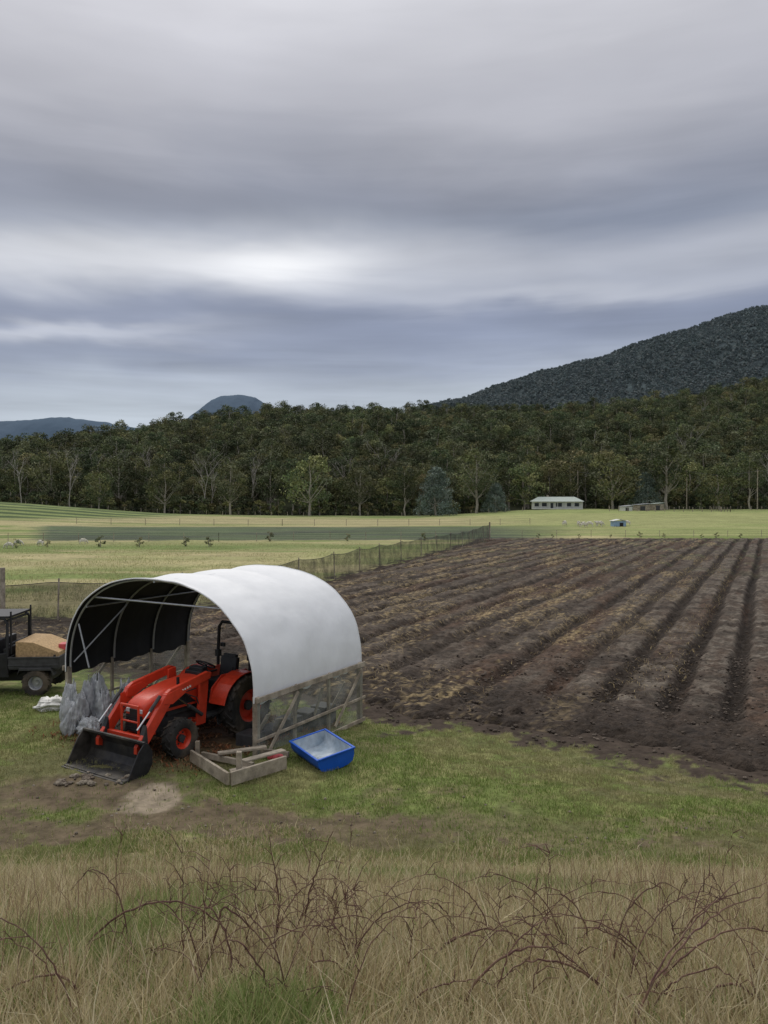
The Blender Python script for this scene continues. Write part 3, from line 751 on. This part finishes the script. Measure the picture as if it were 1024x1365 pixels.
mb=MB();mb.prism([(-.50,.90),(.5,.90),(.5,1.28),(.1,1.26),(-.50,1.02)],-.60,.60);mb.obj('board_load',M['ply'],U,bevel=.01)
mb=MB();mb.tube([(-.5,-.3,.95),(-.62,-.3,1.25)],.02,6);mb.box((-.45,.1,1.08),(.16,.3,.14));mb.obj('load_straps',M['pink'],U)

# ------------------------------------------------------------ small objects
def wrinkled(name,m,loc,rx,ry,h,seed,rz=0,k=.18,tilt=0,fold=0):
    nz=30;na=56;V=[];
    for i in range(nz+1):
        t=i/nz;pr=(math.sin(math.pi*min(1,max(0,(t*.94+.03))))**.30)
        for j in range(na):
            a=2*math.pi*j/na
            q=1+k*2*(float(fbm(np.array([math.cos(a)*2.2+7+t*1.5]),np.array([math.sin(a)*2.2+t*5]),seed)[0])-.5)
            if fold: q*=1+fold*(abs(float(fbm(np.array([math.cos(a)*6+3]),np.array([math.sin(a)*6+t*1.3]),seed+50,2)[0])-.5)*4-.5)
            V.append((rx*pr*q*math.cos(a)+tilt*t*h,ry*pr*q*math.sin(a),h*t*(1+.12*(q-1)*3*(t>.9))))
    F=[(i*na+j,i*na+(j+1)%na,(i+1)*na+(j+1)%na,(i+1)*na+j) for i in range(nz) for j in range(na)]
    F+=[tuple(reversed(range(na))),tuple(range(nz*na,(nz+1)*na))]
    me=bpy.data.meshes.new(name);me.from_pydata(V,[],F);me.materials.append(m)
    for p in me.polygons:p.use_smooth=True
    o=link(bpy.data.objects.new(name,me));o.location=loc;o.rotation_euler=(0,0,rz);return o
E=empty('plastic_film_bundle',(-6.0,15.3,0))
for i,(x_,y_,rx,ry,h_,tl) in enumerate([(-.36,.05,.14,.12,.92,.10),(.0,-.1,.13,.13,.84,-.05),(.24,.2,.14,.12,1.0,.1),(.48,-.02,.14,.12,.80,.12),(-.05,.4,.14,.14,.9,.0),(.70,.35,.16,.12,.92,-.08),(.22,-.3,.24,.14,.38,.1),(-.2,-.25,.13,.11,.66,.15),(.6,.1,.10,.10,.72,.1),(.12,.06,.10,.1,.95,.05)]):
    o=wrinkled('film_roll',M['plasticwrap'],(x_,y_,-.03),rx,ry,h_,600+i,i,.35,tl,.35);o.parent=E
wrinkled('white_sack',M['bag'],(-7.35,16.95,g1(-7.3,16.95)-.04),.34,.22,.28,640,.3,.45,0,.2)

# blue feed trough: straight-sided tub with upright ends, open on top
TRG=empty('feed_trough',(-1.08,13.55,g1(-1.08,13.55)+.03),0)
Lh=.52;RW=.36;DZ=.27
def prof_(rw,dz,zo):
    return [(-rw,DZ),(-rw*.97,zo+dz*.55),(-rw*.86,zo+dz*.22),(-rw*.62,zo+dz*.05),(-rw*.3,zo),(rw*.3,zo),(rw*.62,zo+dz*.05),(rw*.86,zo+dz*.22),(rw*.97,zo+dz*.55),(rw,DZ)]
def tub(P,L_,name,m):
    n_=len(P);mbx=MB();V=[(sx,q[0],q[1]) for sx in(-L_,L_) for q in P]
    mbx.add(V,[(i,i+1,n_+i+1,n_+i) for i in range(n_-1)]+[tuple(range(n_)),tuple(range(n_,2*n_))])
    mbx.obj(name,m,TRG,smooth=True)
tub(prof_(RW,DZ,0),Lh,'shell',M['blue']);tub(prof_(RW-.022,DZ,.02),Lh-.022,'inner',M['bluein'])
rm=MB()
for a_,b_ in(((-Lh-.02,-RW),(Lh+.02,-RW)),((Lh,-RW+.02),(Lh,RW-.02)),((Lh+.02,RW),(-Lh-.02,RW)),((-Lh,RW-.02),(-Lh,-RW+.02))):
    rm.beam((*a_,DZ),(*b_,DZ),.04,.03)
rm.obj('rim',M['blue'],TRG,bevel=.008)
TRG.rotation_euler=(math.radians(8),math.radians(3),math.atan2(-.84,.55))

TF=empty('timber_bed_frame',(0,0,0));mb=MB()
a_=(-3.38,13.42);b_=(-2.50,12.28);c_=(-1.72,13.05)
mb.beam((*a_,.14),(*b_,.14),.05,.20);mb.beam((b_[0]+.03,b_[1]+.03,.13),(c_[0]+.05,c_[1],.15),.05,.22)
mb.beam((a_[0]+.15,a_[1]+.18,.10),(c_[0]-.5,c_[1]-.02,.10),.06,.10);mb.beam((-2.9,13.35,.2),(-2.1,13.65,.22),.12,.04);mb.beam((-2.25,13.85,.08),(-1.7,13.65,.08),.06,.10)
mb.box((b_[0]+.12,b_[1]+.28,.24),(.085,.085,.5));mb.box((a_[0]+.1,a_[1]+.05,.2),(.07,.07,.36))
mb.beam((-2.6,12.9,.05),(-1.9,13.3,.06),.1,.04);mb.beam((-2.35,12.75,.27),(-1.75,13.35,.26),.14,.03)
mb.obj('boards',M['timber'],TF,bevel=.006)
wrinkled('plastic_pot',M['pink'],(-1.85,13.42,0),.10,.10,.16,650,0,.1)
wrinkled('plastic_pot',M['pink'],(-2.0,13.6,0),.08,.08,.14,651,0,.1)
n=16000
u_=rng.uniform(.1,5.0,n);v_=rng.uniform(-1.5,3.2,n);x=-6.75+u_*.864+v_*.504;y=16.4-u_*.504+v_*.864
k=(fbm(x*1.5,y*1.5,700)>.40)&(rng.random(n)<ss(-1.6,-.4,v_)*ss(0,1.0,u_));x=x[k];y=y[k];n=len(x)
blades('leaf_litter',x,y,.05+.05*rng.random(n),.02+0*x,rng.uniform(.8,1,n),pick(n,[(.22,.085,.04),(.12,.065,.04),(.27,.15,.08)],[.4,.4,.2]),M['straw'],.02)
mb=MB();rd=random.Random(5)
_bm=bmesh.new();bmesh.ops.create_icosphere(_bm,subdivisions=2,radius=1);_iv=[v.co.copy() for v in _bm.verts];_if=[tuple(v.index for v in f.verts) for f in _bm.faces];_bm.free()
def rock(mb,c,s):
    mb.add([Vector(c)+Vector((v.x*s*rd.uniform(.75,1.25),v.y*s*rd.uniform(.75,1.25),v.z*s*.65*rd.uniform(.75,1.25))) for v in _iv],_if)
for i in range(46):
    xx=rd.gauss(-4.95,.28);yy=rd.gauss(12.62,.14);rock(mb,(xx,yy,g1(xx,yy)+.015),rd.uniform(.02,.065))
for i in range(160):
    xx=rd.uniform(-6,5);yy=rd.gauss(10.9-.1*xx,.7);rock(mb,(xx,yy,g1(xx,yy)+.005),rd.uniform(.008,.028))
mb.obj('stones',mat('muddy_stone',(.12,.095,.075),.9,12,.5,base2=(.22,.19,.15)))
mb=MB()
cx_=np.array([rd.uniform(-.3,12) for i in range(2600)]);cy_=np.array([rd.uniform(12.5,24) for i in range(2600)])
sdv=fieldsd(cx_,cy_);cz_=gh(cx_,cy_)
for i in range(2600):
    if sdv[i]<.2: rock(mb,(cx_[i],cy_[i],cz_[i]+.05+(.04 if sdv[i]<-.9 else -.04)),rd.uniform(.012,.05))
mb.obj('soil_clods',mat('soil_clod',(.055,.042,.033),.95,8,.5,base2=(.10,.08,.064)))

# ------------------------------------------------------------ net fence
NF=empty('net_fence',(0,0,0))
path=[(-24,30.6),(-15.5,31),(-10.8,32.2),(-7.2,36),(-3.8,46),(-.3,58),(5.4,74),(13.2,96)]
pp=[]
for i in range(len(path)-1):
    a=np.array(path[i]);b=np.array(path[i+1]);l=np.linalg.norm(b-a);k=max(2,int(l/.5))
    for j in range(k): pp.append(a+(b-a)*j/k)
pp.append(np.array(path[-1]));pp=np.array(pp)
sl=np.concatenate([[0],np.cumsum(np.linalg.norm(np.diff(pp,axis=0),axis=1))]);gz=gh(pp[:,0],pp[:,1])
topz=1.62+.45*ss(sl[-1]-12,sl[-1],sl)-.16*np.abs(np.sin(sl*np.pi/5.2))**.7+.1*(fbm(sl*.3,sl*0,800)-.5)
V=[];nh=8
for j in range(nh):
    t=j/(nh-1)
    for i in range(len(pp)):
        off=.10*(float(vn(np.array([sl[i]*.8]),np.array([t*2.]),810)[0])-.5)
        V.append((pp[i,0]+off,pp[i,1]+off*.4,gz[i]+.02+topz[i]*t))
o=link(bpy.data.objects.new('netting',np_mesh('netting',V,grid_faces(nh,len(pp)),[M['net']],None,True)));o.parent=NF
mb=MB();q=0
while q<sl[-1]:
    i=int(np.searchsorted(sl,q));i=min(i,len(pp)-1);mb.tube([(pp[i,0],pp[i,1],gz[i]-.3),(pp[i,0]+random.uniform(-.08,.08),pp[i,1],gz[i]+1.75)],.035,6);q+=5.2
i=len(pp)-1;mb.tube([(pp[i,0],pp[i,1],gz[i]-.3),(pp[i,0],pp[i,1],gz[i]+2.3)],.09,8)
mb.tube([(-15.2,30.6,-.6),(-15.2,30.6,1.95)],.10,8)
mb.obj('posts',M['timber'],NF,smooth=True)
mb=MB();mb.tube([(pp[i,0],pp[i,1],gz[i]+topz[i]+.03) for i in range(len(pp))],.014,5)
mb.obj('top_wire',M['dark'],NF)
def wirefence(pts,h,sp,r_=.05,wires=4):
    F_=empty('wire_fence',(0,0,0));mb=MB();wb=MB()
    for (ax,ay),(bx,by) in zip(pts[:-1],pts[1:]):
        l=math.hypot(bx-ax,by-ay);k=int(l/sp);prev=None
        for i in range(k+1):
            x_=ax+(bx-ax)*i/k;y_=ay+(by-ay)*i/k;z_=g1(x_,y_)
            mb.tube([(x_,y_,z_-.3),(x_,y_,z_+h)],r_,5)
            if prev:
                for w in range(wires):
                    hh=h*(.25+.7*w/max(1,wires-1));wb.tube([(prev[0],prev[1],prev[2]+hh),(x_,y_,z_+hh)],.010,4)
            prev=(x_,y_,z_)
    mb.obj('posts',M['timber'],F_);wb.obj('wires',M['dark'],F_)
wirefence([(-62,92),(-20,93),(11,99)],1.1,4,.035)
wirefence([(14,104),(66,106)],1.0,4.5,.035)
wirefence([(-110,236),(0,240),(44,244)],1.3,5,.09)
wirefence([(72,246),(130,238)],1.3,3,.10)
wirefence([(-60,150),(-20,151),(30,158)],1.3,6,.06,3)
wirefence([(66,225),(100,222),(102,238)],1.4,2.5,.10,5)

# ------------------------------------------------------------ house
hx,hy=56.5,252;H=empty('farmhouse',(hx,hy,g1(hx,hy)),math.radians(-8));H.scale=(.93,.93,.93)
mb=MB();mb.box((0,0,1.45),(17,7,2.9));mb.obj('walls',M['cream'],H)
mb=MB()
V=[(-9.1,-4.1,2.75),(9.1,-4.1,2.75),(9.1,4.1,2.75),(-9.1,4.1,2.75),(-6.3,0,4.35),(6.3,0,4.35)]
V+= [(a,b,c-.12) for a,b,c in V[:4]]
mb.add(V,[(0,1,5,4),(2,3,4,5),(1,2,5),(3,0,4),(0,6,7,1),(1,7,8,2),(2,8,9,3),(3,9,6,0),(6,9,8,7)])
mb.obj('roof',M['roof'],H)
mb=MB()
for x_,w,z_,h_ in((-7,1.4,1.6,1.2),(-4.4,1.6,1.6,1.2),(-1.8,.9,1.15,2.1),(.6,2.0,1.55,1.3),(4.0,1.4,1.6,1.2),(6.6,1.6,1.6,1.2)): mb.box((x_,-3.53,z_),(w,.06,h_))
mb.obj('windows',M['window'],H)
mb=MB()
for i in range(7): mb.box((-8.4+i*2.8,-5.2,1.3),(.12,.12,2.6))
mb.box((0,-4.7,.2),(17,1.4,.3));mb.box((0,-4.65,2.66),(17.4,1.3,.08));mb.obj('verandah',M['cream'],H)
mb=MB();mb.box((-3,.6,4.4),(.7,.7,1.0));mb.obj('chimney',M['timber'],H)
for x_,y_,w,h_,m_,rf in((79,236,4,1.8,M['timber'],M['galv']),(85,240,3.4,2.0,M['timber'],M['roof']),(73,232,2.6,1.3,M['cream'],M['galv'])):
    E=empty('farm_shed',(x_,y_,g1(x_,y_)-.05),.2);mb=MB();mb.box((0,0,h_/2),(w,3,h_));mb.obj('walls',m_,E)
    mb=MB();mb.prism([(-w/2-.2,h_),(w/2+.2,h_+.35),(w/2+.2,h_+.45),(-w/2-.2,h_+.1)],-1.8,1.8);mb.obj('roof',rf,E)
    mb=MB();mb.box((-.4,-1.53,h_*.4),(w*.4,.05,h_*.75));mb.obj('door',M['dark'],E)
E=empty('animal_shelter',(44.5,146,g1(44.5,146)),.1);mb=MB();mb.box((0,.0,.5),(2.4,1.6,1.0));mb.obj('walls',mat('pale_blue_tin',(.25,.36,.5),.5,3,.2),E)
mb=MB();mb.prism([(-1.4,1.0),(0,1.3),(1.4,1.0),(1.4,1.06),(0,1.37),(-1.4,1.06)],-1.0,1.0);mb.obj('roof',M['cream'],E)
mb=MB();mb.box((0.3,-.82,.35),(.7,.04,.7));mb.obj('opening',M['black'],E)
poles=[(66,262),(98,249),(118,243),(150,236)]
for j,(x_,y_) in enumerate(poles):
    E=empty('utility_pole',(x_,y_,g1(x_,y_)));mb=MB();mb.tube([(0,0,-.5),(0,0,13)],[.2,.13],8);mb.box((0,0,12.3),(.12,2.2,.14))
    mb.obj('pole',M['timber'],E)
    if j:
        a=poles[j-1];dx,dy,dz=a[0]-x_,a[1]-y_,g1(*a)-g1(x_,y_);mb=MB()
        for o_ in(-1,1):
            mb.tube([(dx*(1-t),dy*(1-t)+o_,12.4+dz*(1-t)-1.2*math.sin(math.pi*t)) for t in [i/12 for i in range(13)]],.035,4)
        mb.obj('wires',M['dark'],E)

# ------------------------------------------------------------ sheep (skinned)
def sheep(x_,y_,rz,s=1,graze=True):
    v=[(0,0,.62),(.38,0,.66),(-.38,0,.64),(.55,0,.72 if not graze else .55),(.68,0,.86 if not graze else .28),(.82,0,.82 if not graze else .12),
       (.34,.13,.45),(.33,.13,.22),(.35,.13,.02),(.34,-.13,.45),(.33,-.13,.22),(.35,-.13,.02),
       (-.36,.14,.45),(-.44,.14,.24),(-.41,.14,.02),(-.36,-.14,.45),(-.44,-.14,.24),(-.41,-.14,.02),(-.52,0,.6),(-.56,0,.42)]
    e=[(0,1),(0,2),(1,3),(3,4),(4,5),(1,6),(6,7),(7,8),(1,9),(9,10),(10,11),(2,12),(12,13),(13,14),(2,15),(15,16),(16,17),(2,18),(18,19)]
    rad=[.26,.23,.24,.15,.10,.055]+[.09,.04,.035]*2+[.10,.045,.035]*2+[.05,.03]
    me=bpy.data.meshes.new('sheep');me.from_pydata(v,e,[]);o=link(bpy.data.objects.new('sheep',me))
    md=o.modifiers.new('skin','SKIN')
    if not me.skin_vertices:
        bm=bmesh.new();bm.from_mesh(me);bm.verts.layers.skin.verify();bm.to_mesh(me);bm.free()
    for i,q in enumerate(me.skin_vertices[0].data): q.radius=(rad[i],rad[i])
    me.skin_vertices[0].data[0].use_root=True
    sb=o.modifiers.new('sub','SUBSURF');sb.levels=1;sb.render_levels=1
    me.materials.append(M['wool']);o.location=(x_,y_,g1(x_,y_));o.rotation_euler=(0,0,rz);o.scale=(s,s,s)
for x_,y_,rz,s in((36.5,141,.3,1.2),(38.3,143,2.9,1.2),(37.2,147,1.2,1.1),(40.5,145,3.3,1.2),(41.6,148,0,1.1),(47.5,150,2.5,1.1),(35.2,150,.8,1.1)):
    sheep(x_,y_,rz,s,random.random()<.7)
for x_,y_,rz in((-40.5,85,.2),(-37.5,84,2.8),(-34.5,88,.5),(-39,80,3.4)): sheep(x_,y_,rz,.75)

# ------------------------------------------------------------ brambles
mb=MB()
def smooth(pts,n=24):
    P=[Vector(p) for p in pts];out=[]
    Q=[P[0]*2-P[1]]+P+[P[-1]*2-P[-2]]
    m=len(P)-1
    for i in range(n+1):
        t=i/n*m;k=min(int(t),m-1);f=t-k;a,b,c,d=Q[k:k+4]
        out.append(.5*((2*b)+(c-a)*f+(2*a-5*b+4*c-d)*f*f+(3*b-a-3*c+d)*f**3))
    return out
rd=random.Random(21)
def cane(pts,r0,twigs=5):
    q=smooth(pts,28);q=[p+Vector((rd.gauss(0,.0025),rd.gauss(0,.0025),rd.gauss(0,.0025))) for p in q]
    mb.tube(q,[r0*(1-.75*i/28) for i in range(29)],6)
    for i in range(2,28,1):
        d=Vector((rd.uniform(-1,1),rd.uniform(-1,1),rd.uniform(-1,1))).normalized();mb.tube([q[i],q[i]+d*.009],[.0014,.0004],4)
    for k in range(twigs):
        i=rd.randrange(5,27);l=rd.uniform(.04,.15);d=Vector((rd.uniform(-1,1),rd.uniform(-.6,.6),rd.uniform(-.1,1))).normalized()
        p=q[i];mb.tube([p,p+d*l*.5+Vector((0,0,.01)),p+d*l+Vector((0,0,-.02))],[.002,.0014,.0007],5)
C=[[(-1.34,3.2,2.60),(-1.19,3.2,2.80),(-1.0,3.15,2.93),(-.82,3.1,2.97),(-.66,3.1,2.88),(-.57,3.1,2.70)],
[(-.47,3.3,2.5),(-.45,3.25,2.88),(-.48,3.2,3.20)],
[(.04,3.2,2.48),(.24,3.15,2.75),(.43,3.1,2.86),(.62,3.1,2.78),(.72,3.05,2.60)],
[(.95,3.2,2.40),(1.15,3.2,2.66),(1.34,3.2,2.89),(1.60,3.2,3.0)],
[(-.38,3.4,2.5),(-.32,3.35,2.9),(-.22,3.3,3.18)],
[(-1.0,2.7,2.75),(-1.15,2.7,2.92),(-1.35,2.65,2.88),(-1.5,2.65,2.78)],
[(.9,2.7,2.7),(.72,2.7,2.92),(.5,2.65,3.0),(.32,2.65,2.86)],
[(1.0,3.0,2.6),(.98,3.0,2.82),(.85,2.9,2.96),(.72,2.9,2.98)],
[(1.0,2.6,2.75),(1.15,2.6,2.95),(1.3,2.55,2.9),(1.4,2.5,2.76)],
[(.85,2.7,2.7),(1.05,2.75,2.93),(1.3,2.8,3.03),(1.55,2.8,2.98)],
[(.75,2.5,2.8),(.95,2.6,3.0),(1.15,2.7,3.12),(1.40,2.8,3.16)],
[(.72,2.4,2.7),(.84,2.5,2.93),(1.0,2.6,3.10),(1.28,2.75,3.24)],
[(.2,2.6,2.75),(.35,2.6,3.0),(.55,2.6,3.08),(.78,2.6,2.92)],
[(-.75,3.0,2.6),(-.66,3.0,2.9),(-.62,3.0,3.0),(-.46,3.0,2.85),(-.42,3.0,2.7)],
[(-1.2,3.0,2.6),(-1.05,3.0,2.78),(-.85,3.0,2.74),(-.75,3.0,2.6)]]
for c in C: cane(c,.0055,7)
for i in range(66):
    x0=rd.choice([rd.uniform(-1.3,1.6),rd.uniform(.1,1.6),rd.uniform(-.8,-.1)]);y0=rd.uniform(2.4,3.5);z0=g1(x0,y0)
    dr=rd.choice([-1,1]);L_=rd.uniform(.2,.65);hh=rd.uniform(.12,.38);yd=rd.uniform(-.2,.3)
    cane([(x0,y0,z0-.03),(x0+dr*L_*.2,y0+yd*.3,z0+hh*.7),(x0+dr*L_*.55,y0+yd*.6,z0+hh),(x0+dr*L_*.9,y0+yd,z0+hh*rd.uniform(.3,.85))],rd.uniform(.0018,.0042),rd.randrange(2,6))
for i in range(26):
    x0=rd.choice([rd.uniform(-.8,.1),rd.uniform(-1.2,1.6)]);y0=rd.uniform(2.8,3.8);z0=g1(x0,y0);hh=rd.uniform(.3,.62);lx=rd.uniform(-.12,.12)
    cane([(x0,y0,z0-.03),(x0+lx*.3,y0,z0+hh*.4),(x0+lx*.5+rd.uniform(-.02,.02),y0,z0+hh*.75),(x0+lx,y0,z0+hh)],rd.uniform(.0018,.003),5)
mb.obj('bramble_bush',M['cane'],None,smooth=True)
n=4200
x=rng.uniform(-2.6,3.2,n);y=rng.uniform(2.5,7,n);k=fbm(x*1.2,y*1.2,900)>.48;x=x[k];y=y[k];n=len(x)
blades('dead_weed_stems',x,y,rng.uniform(.15,.46,n),.0033+0*x,rng.uniform(.05,.5,n),pick(n,[(.28,.18,.12),(.5,.41,.26),(.17,.11,.08)],[.4,.35,.25]),M['blade'])

# ------------------------------------------------------------ sky, sun
w=bpy.data.worlds.new('World');scene.world=w;w.use_nodes=True;nt=w.node_tree;N=nt.nodes;L=nt.links
for q in list(N):N.remove(q)
out=N.new('ShaderNodeOutputWorld');sky=N.new('ShaderNodeTexSky');sky.sky_type='NISHITA';sky.sun_disc=False
SE,SA=math.radians(48),math.radians(-25)
sky.sun_elevation=SE;sky.sun_rotation=SA
b1=N.new('ShaderNodeBackground');b1.inputs[1].default_value=.08;L.new(sky.outputs[0],b1.inputs[0])
def math_(op,a,b=None,clamp=False):
    m=N.new('ShaderNodeMath');m.operation=op;m.use_clamp=clamp
    for i,v in enumerate([a,b]):
        if v is None:continue
        if isinstance(v,(int,float)):m.inputs[i].default_value=v
        else:L.new(v,m.inputs[i])
    return m.outputs[0]
tc=N.new('ShaderNodeTexCoord');sp=N.new('ShaderNodeSeparateXYZ');L.new(tc.outputs['Generated'],sp.inputs[0])
X,Y,Z=sp.outputs
hz=math_('MAXIMUM',math_('SQRT',math_('ADD',math_('MULTIPLY',X,X),math_('MULTIPLY',Y,Y))),.05)
e=math_('DIVIDE',Z,hz);ax=math_('DIVIDE',X,hz);ay=math_('DIVIDE',Y,hz)
def noise(sx,se,scale,det,off=0,rough=.5,dist=0):
    cb=N.new('ShaderNodeCombineXYZ');L.new(math_('ADD',math_('MULTIPLY',ax,sx),off),cb.inputs[0]);L.new(math_('MULTIPLY',ay,sx),cb.inputs[1]);L.new(math_('MULTIPLY',e,se),cb.inputs[2])
    n=N.new('ShaderNodeTexNoise');n.inputs['Scale'].default_value=scale;n.inputs['Detail'].default_value=det;n.inputs['Roughness'].default_value=rough;n.inputs['Distortion'].default_value=dist;L.new(cb.outputs[0],n.inputs[0]);return n.outputs[0]
def rangee(v,a,b,c,d):
    m=N.new('ShaderNodeMapRange');m.interpolation_type='SMOOTHSTEP';m.inputs[1].default_value=a;m.inputs[2].default_value=b;m.inputs[3].default_value=c;m.inputs[4].default_value=d;L.new(v,m.inputs[0]);return m.outputs[0]
n1=noise(1.5,5,1.5,4,3.1,.5,.5);n2=noise(2.2,15,1.5,4,1.7,.5,.4);n3=noise(1.6,3.2,1.7,3,8.4);n4=noise(1.8,28,1.6,4,5.2,.5,.3)
ew=math_('ADD',e,math_('MULTIPLY',math_('SUBTRACT',n1,.5),.12));ew=math_('ADD',ew,math_('MULTIPLY',math_('SUBTRACT',n2,.5),.04))
ew=math_('ADD',ew,math_('MULTIPLY',ax,-.03))
cr=N.new('ShaderNodeValToRGB');L.new(math_('DIVIDE',ew,1.3,True),cr.inputs[0])
stops=[(0,(.53,.61,.68)),(.10,(.52,.58,.65)),(.15,(.46,.51,.595)),(.185,(.31,.35,.45)),(.235,(.22,.255,.365)),(.27,(.41,.44,.52)),(.31,(.58,.595,.645)),(.345,(.38,.41,.48)),(.385,(.255,.275,.34)),(.43,(.34,.355,.415)),(.5,(.49,.495,.545)),(.65,(.62,.62,.665)),(.9,(1.05,1.06,1.1)),(1.29,(1.6,1.6,1.63))]
el=cr.color_ramp.elements
while len(el)<len(stops): el.new(.5)
for q,(p,c) in zip(el,stops): q.position=p/1.3;q.color=(*c,1)
cr.color_ramp.interpolation='B_SPLINE'
def gauss(a0,sa,e0,se):
    a=math_('DIVIDE',math_('SUBTRACT',ax,a0),sa);b=math_('DIVIDE',math_('SUBTRACT',ew,e0),se)
    s=math_('ADD',math_('MULTIPLY',a,a),math_('MULTIPLY',b,b));return math_('MULTIPLY',math_('POWER',2.718,math_('MULTIPLY',s,-1)),math_('GREATER_THAN',Y,0))
G=math_('ADD',math_('MULTIPLY',gauss(-.13,.10,.295,.028),.34),math_('MULTIPLY',gauss(-.30,.26,.308,.036),.15))
G=math_('ADD',G,math_('MULTIPLY',gauss(-.40,.18,.218,.012),.26))
G=math_('ADD',G,math_('MULTIPLY',gauss(.25,.30,.258,.012),.14))
G=math_('ADD',G,math_('MULTIPLY',gauss(.32,.25,.33,.04),-.16))
fac=math_('ADD',math_('MULTIPLY',math_('SUBTRACT',n3,.5),.42),1.0)
fac=math_('ADD',fac,math_('MULTIPLY',math_('SUBTRACT',n2,.5),rangee(e,.34,.50,.46,.10)))
fac=math_('ADD',fac,math_('MULTIPLY',math_('SUBTRACT',n4,.5),rangee(e,.16,.30,.65,.0)))
vm=N.new('ShaderNodeVectorMath');vm.operation='SCALE';L.new(cr.outputs[0],vm.inputs[0]);L.new(fac,vm.inputs['Scale'])
cg=N.new('ShaderNodeCombineXYZ')
for i,k in enumerate((1,.97,.88)): L.new(math_('MULTIPLY',G,k),cg.inputs[i])
va=N.new('ShaderNodeVectorMath');va.operation='ADD';L.new(vm.outputs[0],va.inputs[0]);L.new(cg.outputs[0],va.inputs[1])
b2=N.new('ShaderNodeBackground');L.new(va.outputs[0],b2.inputs[0]);b2.inputs[1].default_value=1.0
mx=N.new('ShaderNodeMixShader');mx.inputs[0].default_value=.94;L.new(b1.outputs[0],mx.inputs[1]);L.new(b2.outputs[0],mx.inputs[2]);L.new(mx.outputs[0],out.inputs[0])

sl_=bpy.data.lights.new('sun','SUN');sl_.energy=1.5;sl_.angle=math.radians(25);sl_.color=(1,.95,.88)
so=link(bpy.data.objects.new('sun',sl_))
d=Vector((math.sin(SA)*math.cos(SE),math.cos(SA)*math.cos(SE),math.sin(SE)));so.rotation_euler=d.to_track_quat('Z','Y').to_euler()

cam=bpy.data.cameras.new('camera');co=link(bpy.data.objects.new('camera',cam));co.location=(0,0,4.6)
co.rotation_euler=(math.radians(90-.81),0,0);cam.sensor_fit='VERTICAL';cam.sensor_height=36;cam.lens=27.03;cam.clip_end=12000;cam.clip_start=.05
scene.camera=co
